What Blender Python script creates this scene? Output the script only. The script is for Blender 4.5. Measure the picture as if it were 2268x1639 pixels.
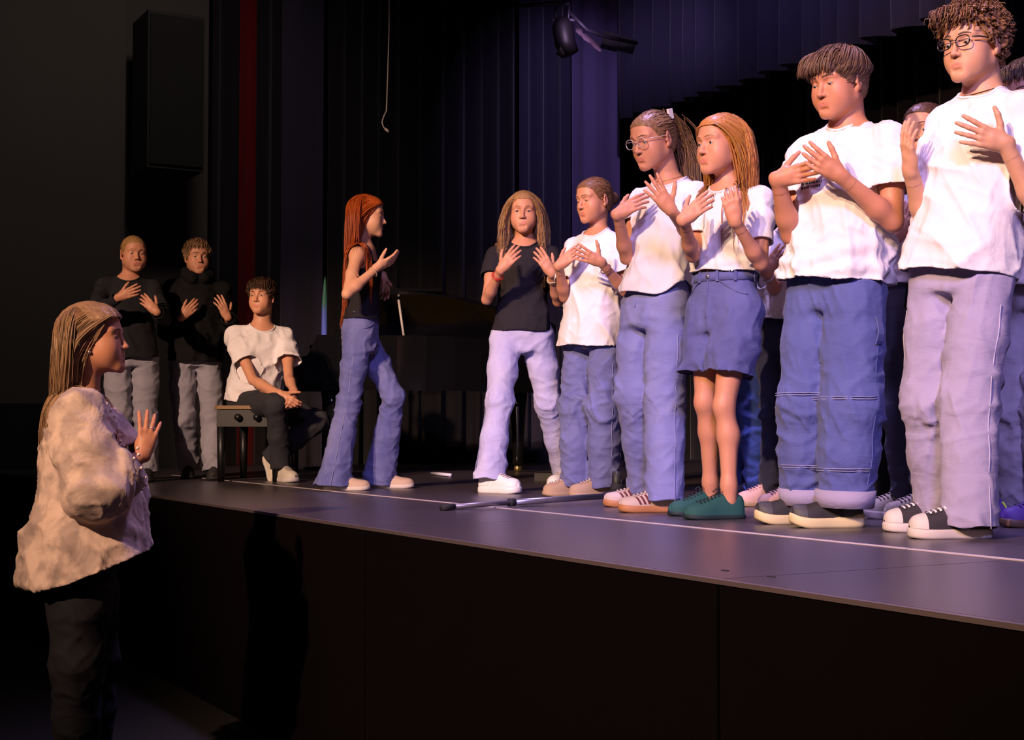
import bpy, bmesh, math, random
import numpy as np
from mathutils import Vector, Matrix

# ------------------------------------------------------------------ camera
FPX, CX, CY, HORIZ = 3200.0, 1134.0, 819.5, 945.0
CAMZ = 0.35
PITCH = math.atan((HORIZ-CY)/FPX)
sc = bpy.context.scene
C = sc.collection
for o in list(bpy.data.objects): bpy.data.objects.remove(o)
cam = bpy.data.cameras.new('camera'); camo = bpy.data.objects.new('camera', cam)
C.objects.link(camo); sc.camera = camo
cam.sensor_fit = 'HORIZONTAL'; cam.sensor_width = 36.0
cam.lens = 36.0*FPX/2268.0
cam.clip_start = 0.05; cam.clip_end = 200
camo.location = (0, 0, CAMZ)
camo.rotation_euler = (math.pi/2+PITCH, 0, 0)
sc.view_settings.view_transform = 'Standard'
sc.view_settings.look = 'None'
sc.view_settings.gamma = 1.0
sc.view_settings.use_curve_mapping = False
sc.view_settings.exposure = 0.0

# stage axes: E runs along the front edge (away to the left), N runs upstage
E = np.array([-1814.0/3200.0, 1.0, 0]); E /= np.linalg.norm(E)
N = np.array([E[1], -E[0], 0])
EDGE0 = np.array([0.487, 3.343, 0.0])
def st(t, s, z=0.0):
    return EDGE0 + E*t + N*s + np.array([0, 0, z])

# ------------------------------------------------------------------ pixel helpers
_f = np.array([0, math.cos(PITCH), math.sin(PITCH)]); _u = np.array([0, -math.sin(PITCH), math.cos(PITCH)])
CAM = np.array([0, 0, CAMZ])
def ray(px, py):
    return np.array([(px-CX)/FPX, 0, 0]) + _f + _u*(-(py-CY)/FPX)
def at(px, py, y):
    r = ray(px, py); return CAM + r*(y/r[1])
def on_floor(px, py, z=0.0):
    r = ray(px, py); return CAM + r*((z-CAMZ)/r[2])
def reach(prev, px, py, L, mode):
    """point on the pixel's ray at bone length L from prev: near or far solution, or an explicit depth change"""
    if not isinstance(mode, str): return at(px, py, prev[1]+mode)
    r = ray(px, py); r = r/np.linalg.norm(r); oc = CAM-prev
    b = oc@r; c = oc@oc-L*L; D = b*b-c
    if D <= 0: return CAM + r*(-b)
    q = math.sqrt(D); return CAM + r*(-b-q if mode == 'n' else -b+q)
def face_dir(a):
    a = math.radians(a); return np.array([-math.sin(a), -math.cos(a), 0.0])
def nrm(v): 
    v = np.asarray(v, float); return v/max(np.linalg.norm(v), 1e-9)

# ------------------------------------------------------------------ world and lights
w = bpy.data.worlds.new('world'); sc.world = w; w.use_nodes = True
bg = w.node_tree.nodes['Background']; bg.inputs[0].default_value = (0.32, 0.27, 0.55, 1); bg.inputs[1].default_value = 0.022

def spot(name, loc, target, power, col, angle=40, blend=0.5, size=0.12):
    l = bpy.data.lights.new(name, 'SPOT'); o = bpy.data.objects.new(name, l); C.objects.link(o)
    l.energy = power; l.color = col; l.spot_size = math.radians(angle); l.spot_blend = blend; l.shadow_soft_size = size
    o.location = loc
    d = Vector(target)-Vector(loc); o.rotation_euler = d.to_track_quat('-Z', 'Y').to_euler()
    return o
LIGHTS = [
    # warm front-of-house spots, high on the audience's left
    ('front_spot_warm', (-5.2, -2.6, 5.2), (1.4, 5.6, 1.1), 5200, (1.0, 0.61, 0.38), 40, 0.6, 0.10),
    ('front_spot_warm_near', (-3.4, -1.6, 4.8), (1.6, 4.9, 1.25), 1800, (1.0, 0.70, 0.50), 24, 0.8, 0.10),
    ('front_spot_warm_far', (-5.6, -2.0, 5.2), (-0.5, 8.2, 1.1), 3800, (1.0, 0.64, 0.42), 20, 0.7, 0.10),
    ('front_spot_dim_left', (-5.8, -1.0, 4.6), (-1.95, 9.6, 1.1), 4300, (1.0, 0.64, 0.45), 17, 0.8, 0.10),
    ('front_spot_lilac', (0.2, -4.2, 5.4), (1.2, 6.2, 0.8), 3600, (0.52, 0.40, 1.0), 24, 0.6, 0.8),
    # blue and violet top lights over the stage, and an added valance fill
    ('top_spot_blue', (4.6, 9.8, 5.4), (1.0, 6.3, 0.2), 1500, (0.20, 0.22, 1.0), 62, 0.8, 0.2),
    ('top_spot_violet', (0.5, 6.4, 5.8), (1.5, 5.0, 0.0), 1100, (0.62, 0.45, 1.0), 75, 0.9, 0.3),
    ('curtain_spot_violet', (0.9, 10.4, 5.7), (0.86, 14.2, 3.0), 260, (0.60, 0.46, 1.0), 46, 0.8, 0.1),
    ('valance_added_fill', (-0.5, 7.2, 5.6), (3.4, 11.0, 4.2), 560, (0.55, 0.45, 1.0), 60, 0.9, 0.2),  # unseen spot, added only to brighten the valance
    ('batten_lamp', tuple(at(1262, 20, 10.9)), tuple(at(1305, 88, 11.6)), 9, (0.85, 0.55, 1.0), 60, 0.6, 0.04),
    # dim house light over the conductor, wash on the side wall
    ('house_light', (-4.2, 1.0, 3.4), (-1.4, 4.9, 0.2), 95, (1.0, 0.68, 0.46), 50, 0.9, 0.5),
    ('wall_wash', (-1.6, 8.6, 5.6), (-3.2, 12.4, 2.6), 125, (1.0, 0.84, 0.76), 70, 0.9, 0.4),
]
for a in LIGHTS: spot(*a)

# ------------------------------------------------------------------ object helpers
def tag(o, label=None, cat=None, group=None, kind=None):
    if label: o['label'] = label
    if cat: o['category'] = cat
    if group: o['group'] = group
    if kind: o['kind'] = kind
    return o
def empty(name, loc):
    o = bpy.data.objects.new(name, None); C.objects.link(o); o.location = tuple(loc); o.empty_display_size = 0.1
    return o
ORG = {}
def mesh_obj(name, V, faces, mat, parent=None, cols=None, smooth=True, loc=None):
    """faces: list of int arrays (n,3)/(n,4) or one list of index lists"""
    V = np.asarray(V, dtype=np.float64).reshape(-1, 3)
    org = np.zeros(3)
    p = parent
    if p is not None: org = ORG.get(p.name, np.zeros(3))
    elif loc is not None: org = np.asarray(loc, float)
    me = bpy.data.meshes.new(name)
    if isinstance(faces, np.ndarray): faces = [faces]
    if len(faces) and isinstance(faces[0], np.ndarray):
        faces = [f for f in faces if len(f)]
        li = np.concatenate([f.reshape(-1) for f in faces]).astype(np.int32)
        tot = np.concatenate([np.full(len(f), f.shape[1], np.int32) for f in faces])
    else:
        li = np.concatenate([np.asarray(f, np.int32) for f in faces]); tot = np.array([len(f) for f in faces], np.int32)
    stt = np.concatenate([[0], np.cumsum(tot)[:-1]]).astype(np.int32)
    me.vertices.add(len(V)); me.vertices.foreach_set('co', (V-org).astype(np.float32).reshape(-1))
    me.loops.add(len(li)); me.loops.foreach_set('vertex_index', li)
    me.polygons.add(len(tot)); me.polygons.foreach_set('loop_start', stt)
    try: me.polygons.foreach_set('loop_total', tot)
    except Exception: pass
    me.update(calc_edges=True)
    me.polygons.foreach_set('use_smooth', np.full(len(tot), smooth))
    if cols is not None:
        ca = me.color_attributes.new('Col', 'FLOAT_COLOR', 'POINT')
        cc = np.ones((len(V), 4), np.float32); cc[:, :3] = cols
        ca.data.foreach_set('color', cc.reshape(-1))
    if mat is not None: me.materials.append(mat)
    o = bpy.data.objects.new(name, me); C.objects.link(o)
    if p is not None: o.parent = p
    elif loc is not None: o.location = tuple(loc)
    ORG[o.name] = org
    return o
def thing(name, loc, label, cat, group=None):
    o = empty(name, loc); ORG[o.name] = np.asarray(loc, float)
    return tag(o, label, cat, group)

class MB:
    """collects simple solids into one mesh"""
    def __init__(s): s.V = []; s.F = []
    def box(s, c, half, X=(1,0,0), Y=(0,1,0), Z=(0,0,1)):
        c = np.asarray(c, float); X, Y, Z = nrm(X), nrm(Y), nrm(Z); b = len(s.V)
        for k in (-1, 1):
            for j in (-1, 1):
                for i in (-1, 1): s.V.append(c+X*half[0]*i+Y*half[1]*j+Z*half[2]*k)
        for f in ((0,2,3,1),(4,5,7,6),(0,1,5,4),(2,6,7,3),(0,4,6,2),(1,3,7,5)): s.F.append([b+q for q in f])
        return s
    def quad(s, *p):
        b = len(s.V); s.V += [np.asarray(q, float) for q in p]; s.F.append(list(range(b, b+len(p)))); return s
    def tube(s, pts, r, n=8, cap=True, flat=None):
        pts = [np.asarray(p, float) for p in pts]
        if not hasattr(r, '__len__'): r = [r]*len(pts)
        b = len(s.V); up = None
        for i, p in enumerate(pts):
            d = nrm(pts[min(i+1, len(pts)-1)]-pts[max(i-1, 0)])
            if up is None:
                up = np.array([0, 0, 1.0]) if abs(d[2]) < .9 else np.array([1.0, 0, 0])
                if flat is not None: up = np.asarray(flat, float)
            x = nrm(np.cross(up, d)); y = np.cross(d, x); up = y
            for k in range(n):
                a = 2*math.pi*k/n
                s.V.append(p+(x*math.cos(a)+y*math.sin(a))*r[i])
        for i in range(len(pts)-1):
            for k in range(n):
                k2 = (k+1) % n
                s.F.append([b+i*n+k, b+i*n+k2, b+(i+1)*n+k2, b+(i+1)*n+k])
        if cap:
            s.F.append([b+k for k in range(n)][::-1]); e = b+(len(pts)-1)*n; s.F.append([e+k for k in range(n)])
        return s
    def prism(s, outline, depthvec):
        b = len(s.V); n = len(outline); dv = np.asarray(depthvec, float)
        s.V += [np.asarray(p, float) for p in outline] + [np.asarray(p, float)+dv for p in outline]
        s.F.append(list(range(b, b+n))[::-1]); s.F.append(list(range(b+n, b+2*n)))
        for i in range(n):
            j = (i+1) % n; s.F.append([b+i, b+j, b+n+j, b+n+i])
        return s
    def sphere(s, c, r, n=10, m=6):
        c = np.asarray(c, float); b = len(s.V)
        r = np.asarray(r, float)*np.ones(3)
        s.V.append(c+np.array([0,0,r[2]])); 
        for i in range(1, m):
            th = math.pi*i/m
            for k in range(n):
                a = 2*math.pi*k/n
                s.V.append(c+r*np.array([math.sin(th)*math.cos(a), math.sin(th)*math.sin(a), math.cos(th)]))
        s.V.append(c-np.array([0,0,r[2]])); e = len(s.V)-1
        for k in range(n):
            k2 = (k+1) % n
            s.F.append([b, b+1+k, b+1+k2]); s.F.append([e, e-n+k2, e-n+k])
            for i in range(m-2): s.F.append([b+1+i*n+k, b+1+(i+1)*n+k, b+1+(i+1)*n+k2, b+1+i*n+k2])
        return s
    def build(s, name, mat, parent=None, smooth=False, loc=None):
        return mesh_obj(name, np.array(s.V), s.F, mat, parent, smooth=smooth, loc=loc)

# ------------------------------------------------------------------ materials
MATS = {}
def mat(name, col=(.5,.5,.5), rough=.6, metal=0.0, attr=False, noise=None, bump=None, spec=.5, sheen=0, emis=None, sss=0, alpha=None, coat=0, bump2=None):
    """noise=(scale, amount, second colour); bump=(scale, strength)"""
    if name in MATS: return MATS[name]
    m = bpy.data.materials.new(name); m.use_nodes = True; nt = m.node_tree; b = nt.nodes['Principled BSDF']
    L = nt.links.new
    b.inputs['Roughness'].default_value = rough; b.inputs['Metallic'].default_value = metal
    b.inputs['Specular IOR Level'].default_value = spec
    b.inputs['Base Color'].default_value = (*col, 1)
    if coat: b.inputs['Coat Weight'].default_value = coat; b.inputs['Coat Roughness'].default_value = .08
    if sheen: b.inputs['Sheen Weight'].default_value = sheen
    if sss:
        b.inputs['Subsurface Weight'].default_value = sss; b.inputs['Subsurface Radius'].default_value = (1.0, .35, .2); b.inputs['Subsurface Scale'].default_value = .006
    tc = nt.nodes.new('ShaderNodeTexCoord')
    src = None
    if attr:
        a = nt.nodes.new('ShaderNodeAttribute'); a.attribute_name = 'Col'; src = a.outputs['Color']
    if noise:
        n = nt.nodes.new('ShaderNodeTexNoise'); n.inputs['Detail'].default_value = 5
        sc_ = noise[0]
        if hasattr(sc_, '__len__'):
            mp = nt.nodes.new('ShaderNodeMapping'); mp.inputs['Scale'].default_value = sc_; L(tc.outputs['Object'], mp.inputs[0]); L(mp.outputs[0], n.inputs['Vector']); n.inputs['Scale'].default_value = 1
        else:
            L(tc.outputs['Object'], n.inputs['Vector']); n.inputs['Scale'].default_value = sc_
        r = nt.nodes.new('ShaderNodeMapRange'); r.inputs[1].default_value = noise[3] if len(noise) > 3 else .3; r.inputs[2].default_value = noise[4] if len(noise) > 3 else .7
        r.inputs[3].default_value = 0; r.inputs[4].default_value = noise[1]; L(n.outputs['Fac'], r.inputs[0])
        mx = nt.nodes.new('ShaderNodeMix'); mx.data_type = 'RGBA'
        L(r.outputs[0], mx.inputs[0])
        if src is not None: L(src, mx.inputs[6])
        else: mx.inputs[6].default_value = (*col, 1)
        mx.inputs[7].default_value = (*noise[2], 1); src = mx.outputs[2]
    if src is not None: L(src, b.inputs['Base Color'])
    if bump:
        n = nt.nodes.new('ShaderNodeTexNoise'); n.inputs['Detail'].default_value = 4
        if hasattr(bump[0], '__len__'):
            mp = nt.nodes.new('ShaderNodeMapping'); mp.inputs['Scale'].default_value = bump[0]; L(tc.outputs['Object'], mp.inputs[0]); L(mp.outputs[0], n.inputs['Vector']); n.inputs['Scale'].default_value = 1
        else:
            L(tc.outputs['Object'], n.inputs['Vector']); n.inputs['Scale'].default_value = bump[0]
        bp = nt.nodes.new('ShaderNodeBump'); bp.inputs['Strength'].default_value = bump[1]; bp.inputs['Distance'].default_value = .01
        L(n.outputs['Fac'], bp.inputs['Height']); L(bp.outputs[0], b.inputs['Normal'])
        if bump2:                                        # (scale xyz, distortion, strength, distance): soft creases
            mp = nt.nodes.new('ShaderNodeMapping'); mp.inputs['Scale'].default_value = bump2[0]; L(tc.outputs['Object'], mp.inputs[0])
            n2 = nt.nodes.new('ShaderNodeTexNoise'); n2.inputs['Scale'].default_value = 1; n2.inputs['Detail'].default_value = 3; n2.inputs['Distortion'].default_value = bump2[1]; L(mp.outputs[0], n2.inputs['Vector'])
            b2 = nt.nodes.new('ShaderNodeBump'); b2.inputs['Strength'].default_value = bump2[2]; b2.inputs['Distance'].default_value = bump2[3]
            L(n2.outputs['Fac'], b2.inputs['Height']); L(b2.outputs[0], bp.inputs['Normal'])
    if emis: b.inputs['Emission Color'].default_value = (*emis[0], 1); b.inputs['Emission Strength'].default_value = emis[1]
    if alpha is not None: b.inputs['Alpha'].default_value = alpha
    MATS[name] = m; return m
def denim(name, col, light, amt=.55, s=7):
    return mat(name, col, rough=.85, noise=((s*1.4, s*1.4, s*.55), amt, light), bump=(260, .12), spec=.15, sheen=.1, bump2=((7, 7, 17), 1.2, .20, .03))
def cloth(name, col, col2=None, amt=.2, rough=.85):
    return mat(name, col, rough=rough, noise=(5, amt, col2 or tuple(c*.85 for c in col)), bump=(300, .08), spec=.15, bump2=((9, 9, 6), 1.5, .22, .03))
M_SKIN = mat('skin', rough=.48, attr=True, noise=(60, .10, (.55,.24,.17)), bump=(420, .05), spec=.35, sss=.12)
M_HAIR = mat('hair', rough=.42, attr=True, spec=.35)
M_EYE = mat('eye', rough=.15, attr=True)
M_BROW = mat('brow_hair', rough=.7, attr=True)
M_BLACKMETAL = mat('black_metal', (.012,.012,.014), .35, .6)
M_STEEL = mat('steel', (.62,.60,.66), .28, .9)
M_RUBBER = mat('rubber', (.015,.015,.016), .75)
# ------------------------------------------------------------------ distance fields -> meshes
def smin(a, b, k):
    if k <= 0: return np.minimum(a, b)
    h = np.maximum(k-np.abs(a-b), 0)/k
    return np.minimum(a, b)-h*h*k*.25
def smax(a, b, k): return -smin(-a, -b, k)
class Prim:
    def __init__(s, f, lo, hi): s.f = f; s.lo = np.asarray(lo, float); s.hi = np.asarray(hi, float)
    def __call__(s, x, y, z): return s.f(x, y, z)
def cap(a, ra, b, rb):
    a = np.asarray(a, float); b = np.asarray(b, float); d = b-a; L2 = max(d@d, 1e-9)
    def f(x, y, z):
        X = x-a[0]; Y = y-a[1]; Z = z-a[2]
        t = np.clip((X*d[0]+Y*d[1]+Z*d[2])/L2, 0, 1)
        return np.sqrt((X-t*d[0])**2+(Y-t*d[1])**2+(Z-t*d[2])**2)-(ra+(rb-ra)*t)
    R = max(ra, rb); return Prim(f, np.minimum(a, b)-R, np.maximum(a, b)+R)
def ell(c, r, R=None):
    c = np.asarray(c, float); r = np.asarray(r, float)
    def f(x, y, z):
        X = x-c[0]; Y = y-c[1]; Z = z-c[2]
        if R is not None: X, Y, Z = (X*R[0,i]+Y*R[1,i]+Z*R[2,i] for i in range(3))
        k0 = np.sqrt((X/r[0])**2+(Y/r[1])**2+(Z/r[2])**2); k1 = np.sqrt((X/r[0]**2)**2+(Y/r[1]**2)**2+(Z/r[2]**2)**2)
        return k0*(k0-1)/np.maximum(k1, 1e-6)
    q = r.max() if R is not None else r
    return Prim(f, c-q, c+q)
def loft(P, Q, latP, latQ, lev, p=2.3, tlo=None, thi=None):
    """elliptic sheath round the axis P->Q; lev rows (t, halfwidth, halfdepth, forward shift)"""
    P = np.asarray(P, float); A = np.asarray(Q, float)-P; L = np.linalg.norm(A); up = A/L
    lev = np.array(lev, float); tlo = lev[0,0] if tlo is None else tlo; thi = lev[-1,0] if thi is None else thi
    ts = np.linspace(lev[0,0], lev[-1,0], 60)
    def sm(col):
        v = np.interp(ts, lev[:,0], lev[:,col]); kk = np.ones(7)/7
        e = np.concatenate([np.full(3, v[0]), v, np.full(3, v[-1])]); return np.convolve(e, kk, 'valid')
    ca, cb, cc = sm(1), sm(2), sm(3)
    latP = np.asarray(latP, float); latQ = np.asarray(latQ, float)
    def f(x, y, z):
        X = x-P[0]; Y = y-P[1]; Z = z-P[2]
        t = (X*up[0]+Y*up[1]+Z*up[2])/L
        q = np.clip(t, 0, 1)
        lx, ly = latP[0]+(latQ[0]-latP[0])*q, latP[1]+(latQ[1]-latP[1])*q
        n = np.sqrt(lx*lx+ly*ly)+1e-9; lx = lx/n; ly = ly/n
        fx, fy = -ly, lx                      # up x lateral
        a = np.interp(t, ts, ca); b = np.interp(t, ts, cb); c = np.interp(t, ts, cc)
        OX = X-t*A[0]; OY = Y-t*A[1]
        u = np.abs(OX*lx+OY*ly)/a; v = np.abs(OX*fx+OY*fy-c)/b
        r = (u**p+v**p)**(1/p)
        d = (r-1)*np.minimum(a, b)
        return smax(smax(d, (t-thi)*L, .03), (tlo-t)*L, .02)
    R = lev[:,1:3].max()+np.abs(lev[:,3]).max()
    a0 = P+A*tlo; a1 = P+A*thi
    return Prim(f, np.minimum(a0, a1)-R, np.maximum(a0, a1)+R)
def chain(pts, rs, k=.01):
    ps = [cap(pts[i], rs[i], pts[i+1], rs[i+1]) for i in range(len(pts)-1)]
    def f(x, y, z):
        d = ps[0](x, y, z)
        for q in ps[1:]: d = smin(d, q(x, y, z), k)
        return d
    return Prim(f, np.min([q.lo for q in ps], 0), np.max([q.hi for q in ps], 0))
def hardmin(*ps):
    def f(x, y, z):
        d = ps[0](x, y, z)
        for q in ps[1:]: d = np.minimum(d, q(x, y, z))
        return d
    return Prim(f, np.min([q.lo for q in ps], 0), np.max([q.hi for q in ps], 0))

class Field:
    def __init__(s, lo, hi, h):
        s.h = h; s.lo = np.asarray(lo, float)-2*h
        n = np.ceil((np.asarray(hi)+2*h-s.lo)/h).astype(int)+1
        s.ax = [(s.lo[i]+h*np.arange(n[i])).astype(np.float32) for i in range(3)]
        s.F = np.full(n, .5, np.float32); s.ops = []
    def _sl(s, pr, m):
        r = []
        for i in range(3):
            a = max(int((pr.lo[i]-m-s.lo[i])/s.h), 0); b = min(int((pr.hi[i]+m-s.lo[i])/s.h)+2, len(s.ax[i]))
            r.append(slice(a, max(b, a)))
        return tuple(r)
    def add(s, pr, k=.01, op=1):
        s.ops.append((pr, k, op))
        sl = s._sl(pr, k+4*s.h)
        x = s.ax[0][sl[0]][:, None, None]; y = s.ax[1][sl[1]][None, :, None]; z = s.ax[2][sl[2]][None, None, :]
        if not (len(s.ax[0][sl[0]]) and len(s.ax[1][sl[1]]) and len(s.ax[2][sl[2]])): return s
        d = pr(x, y, z).astype(np.float32)
        s.F[sl] = smin(s.F[sl], d, k) if op > 0 else smax(s.F[sl], -d, k)
        return s
    def cut(s, pr, k=.01): return s.add(pr, k, -1)
    def at(s, P):
        """trilinear sample"""
        P = np.asarray(P, float).reshape(-1, 3); g = (P-s.lo)/s.h; n = np.array(s.F.shape)
        g = np.clip(g, 0, n-1.001); i = g.astype(int); f = g-i; o = 0
        for a in (0, 1):
            for b in (0, 1):
                for c in (0, 1):
                    wt = (f[:,0] if a else 1-f[:,0])*(f[:,1] if b else 1-f[:,1])*(f[:,2] if c else 1-f[:,2])
                    o = o+wt*s.F[i[:,0]+a, i[:,1]+b, i[:,2]+c]
        return o
    def march(s, p, d, L=.3, n=160):
        """from p outward along d: last inside point"""
        t = np.linspace(0, L, n); q = np.asarray(p)[None]+np.asarray(d)[None]*t[:, None]
        v = s.at(q); ins = np.where(v < 0)[0]
        return q[ins[-1]] if len(ins) else np.asarray(p, float)
    def march_in(s, p, d, L=.3, n=200):
        """from outside p along d: first point on the surface"""
        t = np.linspace(0, L, n); q = np.asarray(p)[None]+np.asarray(d)[None]*t[:, None]
        v = s.at(q); ins = np.where(v < 0)[0]
        return q[ins[0]] if len(ins) else q[-1]
    def mesh(s):
        F = s.F; I = F < 0
        c = np.zeros([q-1 for q in F.shape], np.int8)
        for a in (0, 1):
            for b in (0, 1):
                for d in (0, 1): c += I[a:F.shape[0]-1+a, b:F.shape[1]-1+b, d:F.shape[2]-1+d]
        act = (c > 0) & (c < 8); idx = np.full(act.shape, -1, np.int32)
        G = np.argwhere(act); idx[act] = np.arange(len(G))
        S = np.zeros((len(G), 3)); cnt = np.zeros(len(G))
        cor = [(a, b, d) for a in (0, 1) for b in (0, 1) for d in (0, 1)]
        for p in cor:
            for ax in range(3):
                if p[ax]: continue
                q = list(p); q[ax] = 1
                fa = F[G[:,0]+p[0], G[:,1]+p[1], G[:,2]+p[2]]; fb = F[G[:,0]+q[0], G[:,1]+q[1], G[:,2]+q[2]]
                m = (fa < 0) != (fb < 0); t = fa[m]/(fa[m]-fb[m])
                pp = np.tile(np.array(p, float), (m.sum(), 1)); pp[:, ax] = t
                S[m] += pp; cnt[m] += 1
        V = s.lo+s.h*(G+S/cnt[:, None])
        Q = []
        for ax in range(3):
            u, v = (ax+1) % 3, (ax+2) % 3
            sa = [slice(1, -1)]*3; sb = [slice(1, -1)]*3; sa[ax] = slice(0, -1); sb[ax] = slice(1, None)
            A = I[tuple(sa)]; B = I[tuple(sb)]; e = np.argwhere(A != B)
            if not len(e): continue
            fl = A[A != B]; off = np.ones(3, int); off[ax] = 0; e = e+off
            def cell(du, dv):
                g = e.copy(); g[:, u] += du; g[:, v] += dv; return idx[g[:,0], g[:,1], g[:,2]]
            q = np.stack([cell(-1,-1), cell(0,-1), cell(0,0), cell(-1,0)], 1)
            q[~fl] = q[~fl][:, ::-1]; Q.append(q)
        Q = np.concatenate(Q) if Q else np.zeros((0, 4), int)
        Q = Q[(Q >= 0).all(1)]
        return V, Q
def vnormals(V, T):
    n = np.zeros_like(V); f = np.cross(V[T[:,1]]-V[T[:,0]], V[T[:,2]]-V[T[:,0]])
    for i in range(3): np.add.at(n, T[:, i], f)
    return n/np.maximum(np.linalg.norm(n, axis=1, keepdims=True), 1e-12)
def tris(Q): return np.concatenate([Q[:, [0,1,2]], Q[:, [0,2,3]]])
def clip(V, T, g):
    """keep g<0, cutting triangles cleanly along g=0"""
    ins = g < 0; k = ins[T]; n = k.sum(1)
    keep = [T[n == 3]]; newV = []; cache = {}
    def cutp(a, b):
        key = (a, b) if a < b else (b, a)
        if key not in cache:
            a_, b_ = key; t = g[a_]/(g[a_]-g[b_]); cache[key] = len(V)+len(newV); newV.append(V[a_]+t*(V[b_]-V[a_]))
        return cache[key]
    out = []
    for tri, kk, m in zip(T[(n == 1)|(n == 2)], k[(n == 1)|(n == 2)], n[(n == 1)|(n == 2)]):
        if m == 1:
            i = int(np.where(kk)[0][0]); a, b, c = int(tri[i]), int(tri[(i+1)%3]), int(tri[(i+2)%3])
            out.append((a, cutp(a, b), cutp(a, c)))
        else:
            i = int(np.where(~kk)[0][0]); a, b, c = int(tri[i]), int(tri[(i+1)%3]), int(tri[(i+2)%3])
            p, q = cutp(a, b), cutp(a, c); out.append((p, b, c)); out.append((p, c, q))
    if out: keep.append(np.array(out))
    if newV: V = np.concatenate([V, np.array(newV)])
    T = np.concatenate(keep); used = np.unique(T); mp = np.full(len(V), -1); mp[used] = np.arange(len(used))
    return V[used], mp[T]
def boundary(T):
    e = np.concatenate([T[:, [0,1]], T[:, [1,2]], T[:, [2,0]]]); key = np.sort(e, 1)
    kk = key[:,0].astype(np.int64)*10000000+key[:,1]
    u, inv, cnt = np.unique(kk, return_inverse=True, return_counts=True)
    return e[cnt[inv] == 1]
def rim(V, T, th=.004):
    """turn the free edges inwards so cloth has a visible thickness"""
    e = boundary(T)
    if not len(e): return V, T
    n = vnormals(V, T); b = np.unique(e); mp = np.full(len(V), -1); mp[b] = len(V)+np.arange(len(b))
    V2 = np.concatenate([V, V[b]-n[b]*th])
    q = np.concatenate([np.stack([e[:,1], e[:,0], mp[e[:,0]]], 1), np.stack([e[:,1], mp[e[:,0]], mp[e[:,1]]], 1)])
    return V2, np.concatenate([T, q])
def relax_boundary(V, T, it=3):
    e = boundary(T)
    for _ in range(it):
        s = np.zeros_like(V); c = np.zeros(len(V))
        np.add.at(s, e[:,0], V[e[:,1]]); np.add.at(s, e[:,1], V[e[:,0]]); np.add.at(c, e[:,0], 1); np.add.at(c, e[:,1], 1)
        b = c > 0; V = V.copy(); V[b] = .5*V[b]+.5*s[b]/c[b][:, None]
    return V
def waves(P, rs, wl, n=7, aniso=(1,1,1), sharp=1.0):
    """sum of warped ridges: cloth folds; values about -1..1"""
    o = np.zeros(len(P)); A = np.asarray(aniso, float)
    for i in range(n):
        d = rs.normal(size=3)*A; d /= np.linalg.norm(d); L = wl*rs.uniform(.6, 1.6)
        d2 = rs.normal(size=3); d2 /= np.linalg.norm(d2)
        ph = P@d/L*2*math.pi + rs.uniform(0, 6.28) + 1.3*np.sin(P@d2/(L*2.3)*2*math.pi+rs.uniform(0, 6.28))
        s = np.sin(ph); o += np.sign(s)*np.abs(s)**sharp
    return o/n**.5

def folds(P, rs, wl, n=6, aniso=(1,1,1), p=2.2):
    """sparse sharp creases, 0..1-ish"""
    o = np.zeros(len(P)); A = np.asarray(aniso, float)
    for i in range(n):
        d = rs.normal(size=3)*A; d /= np.linalg.norm(d); L = wl*rs.uniform(.7, 1.5)
        d2 = rs.normal(size=3); d2 /= np.linalg.norm(d2); d3 = rs.normal(size=3); d3 /= np.linalg.norm(d3)
        ph = P@d/L*math.pi+rs.uniform(0, 6.28)+.9*np.sin(P@d2/(L*3)*2*math.pi+rs.uniform(0, 6.28))
        m = np.clip(np.sin(P@d3/(wl*2.4)*2*math.pi+rs.uniform(0, 6.28))+.1, 0, 1)
        o += m*(1-np.abs(np.sin(ph)))**p
    return o-.18*n*.35

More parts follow.
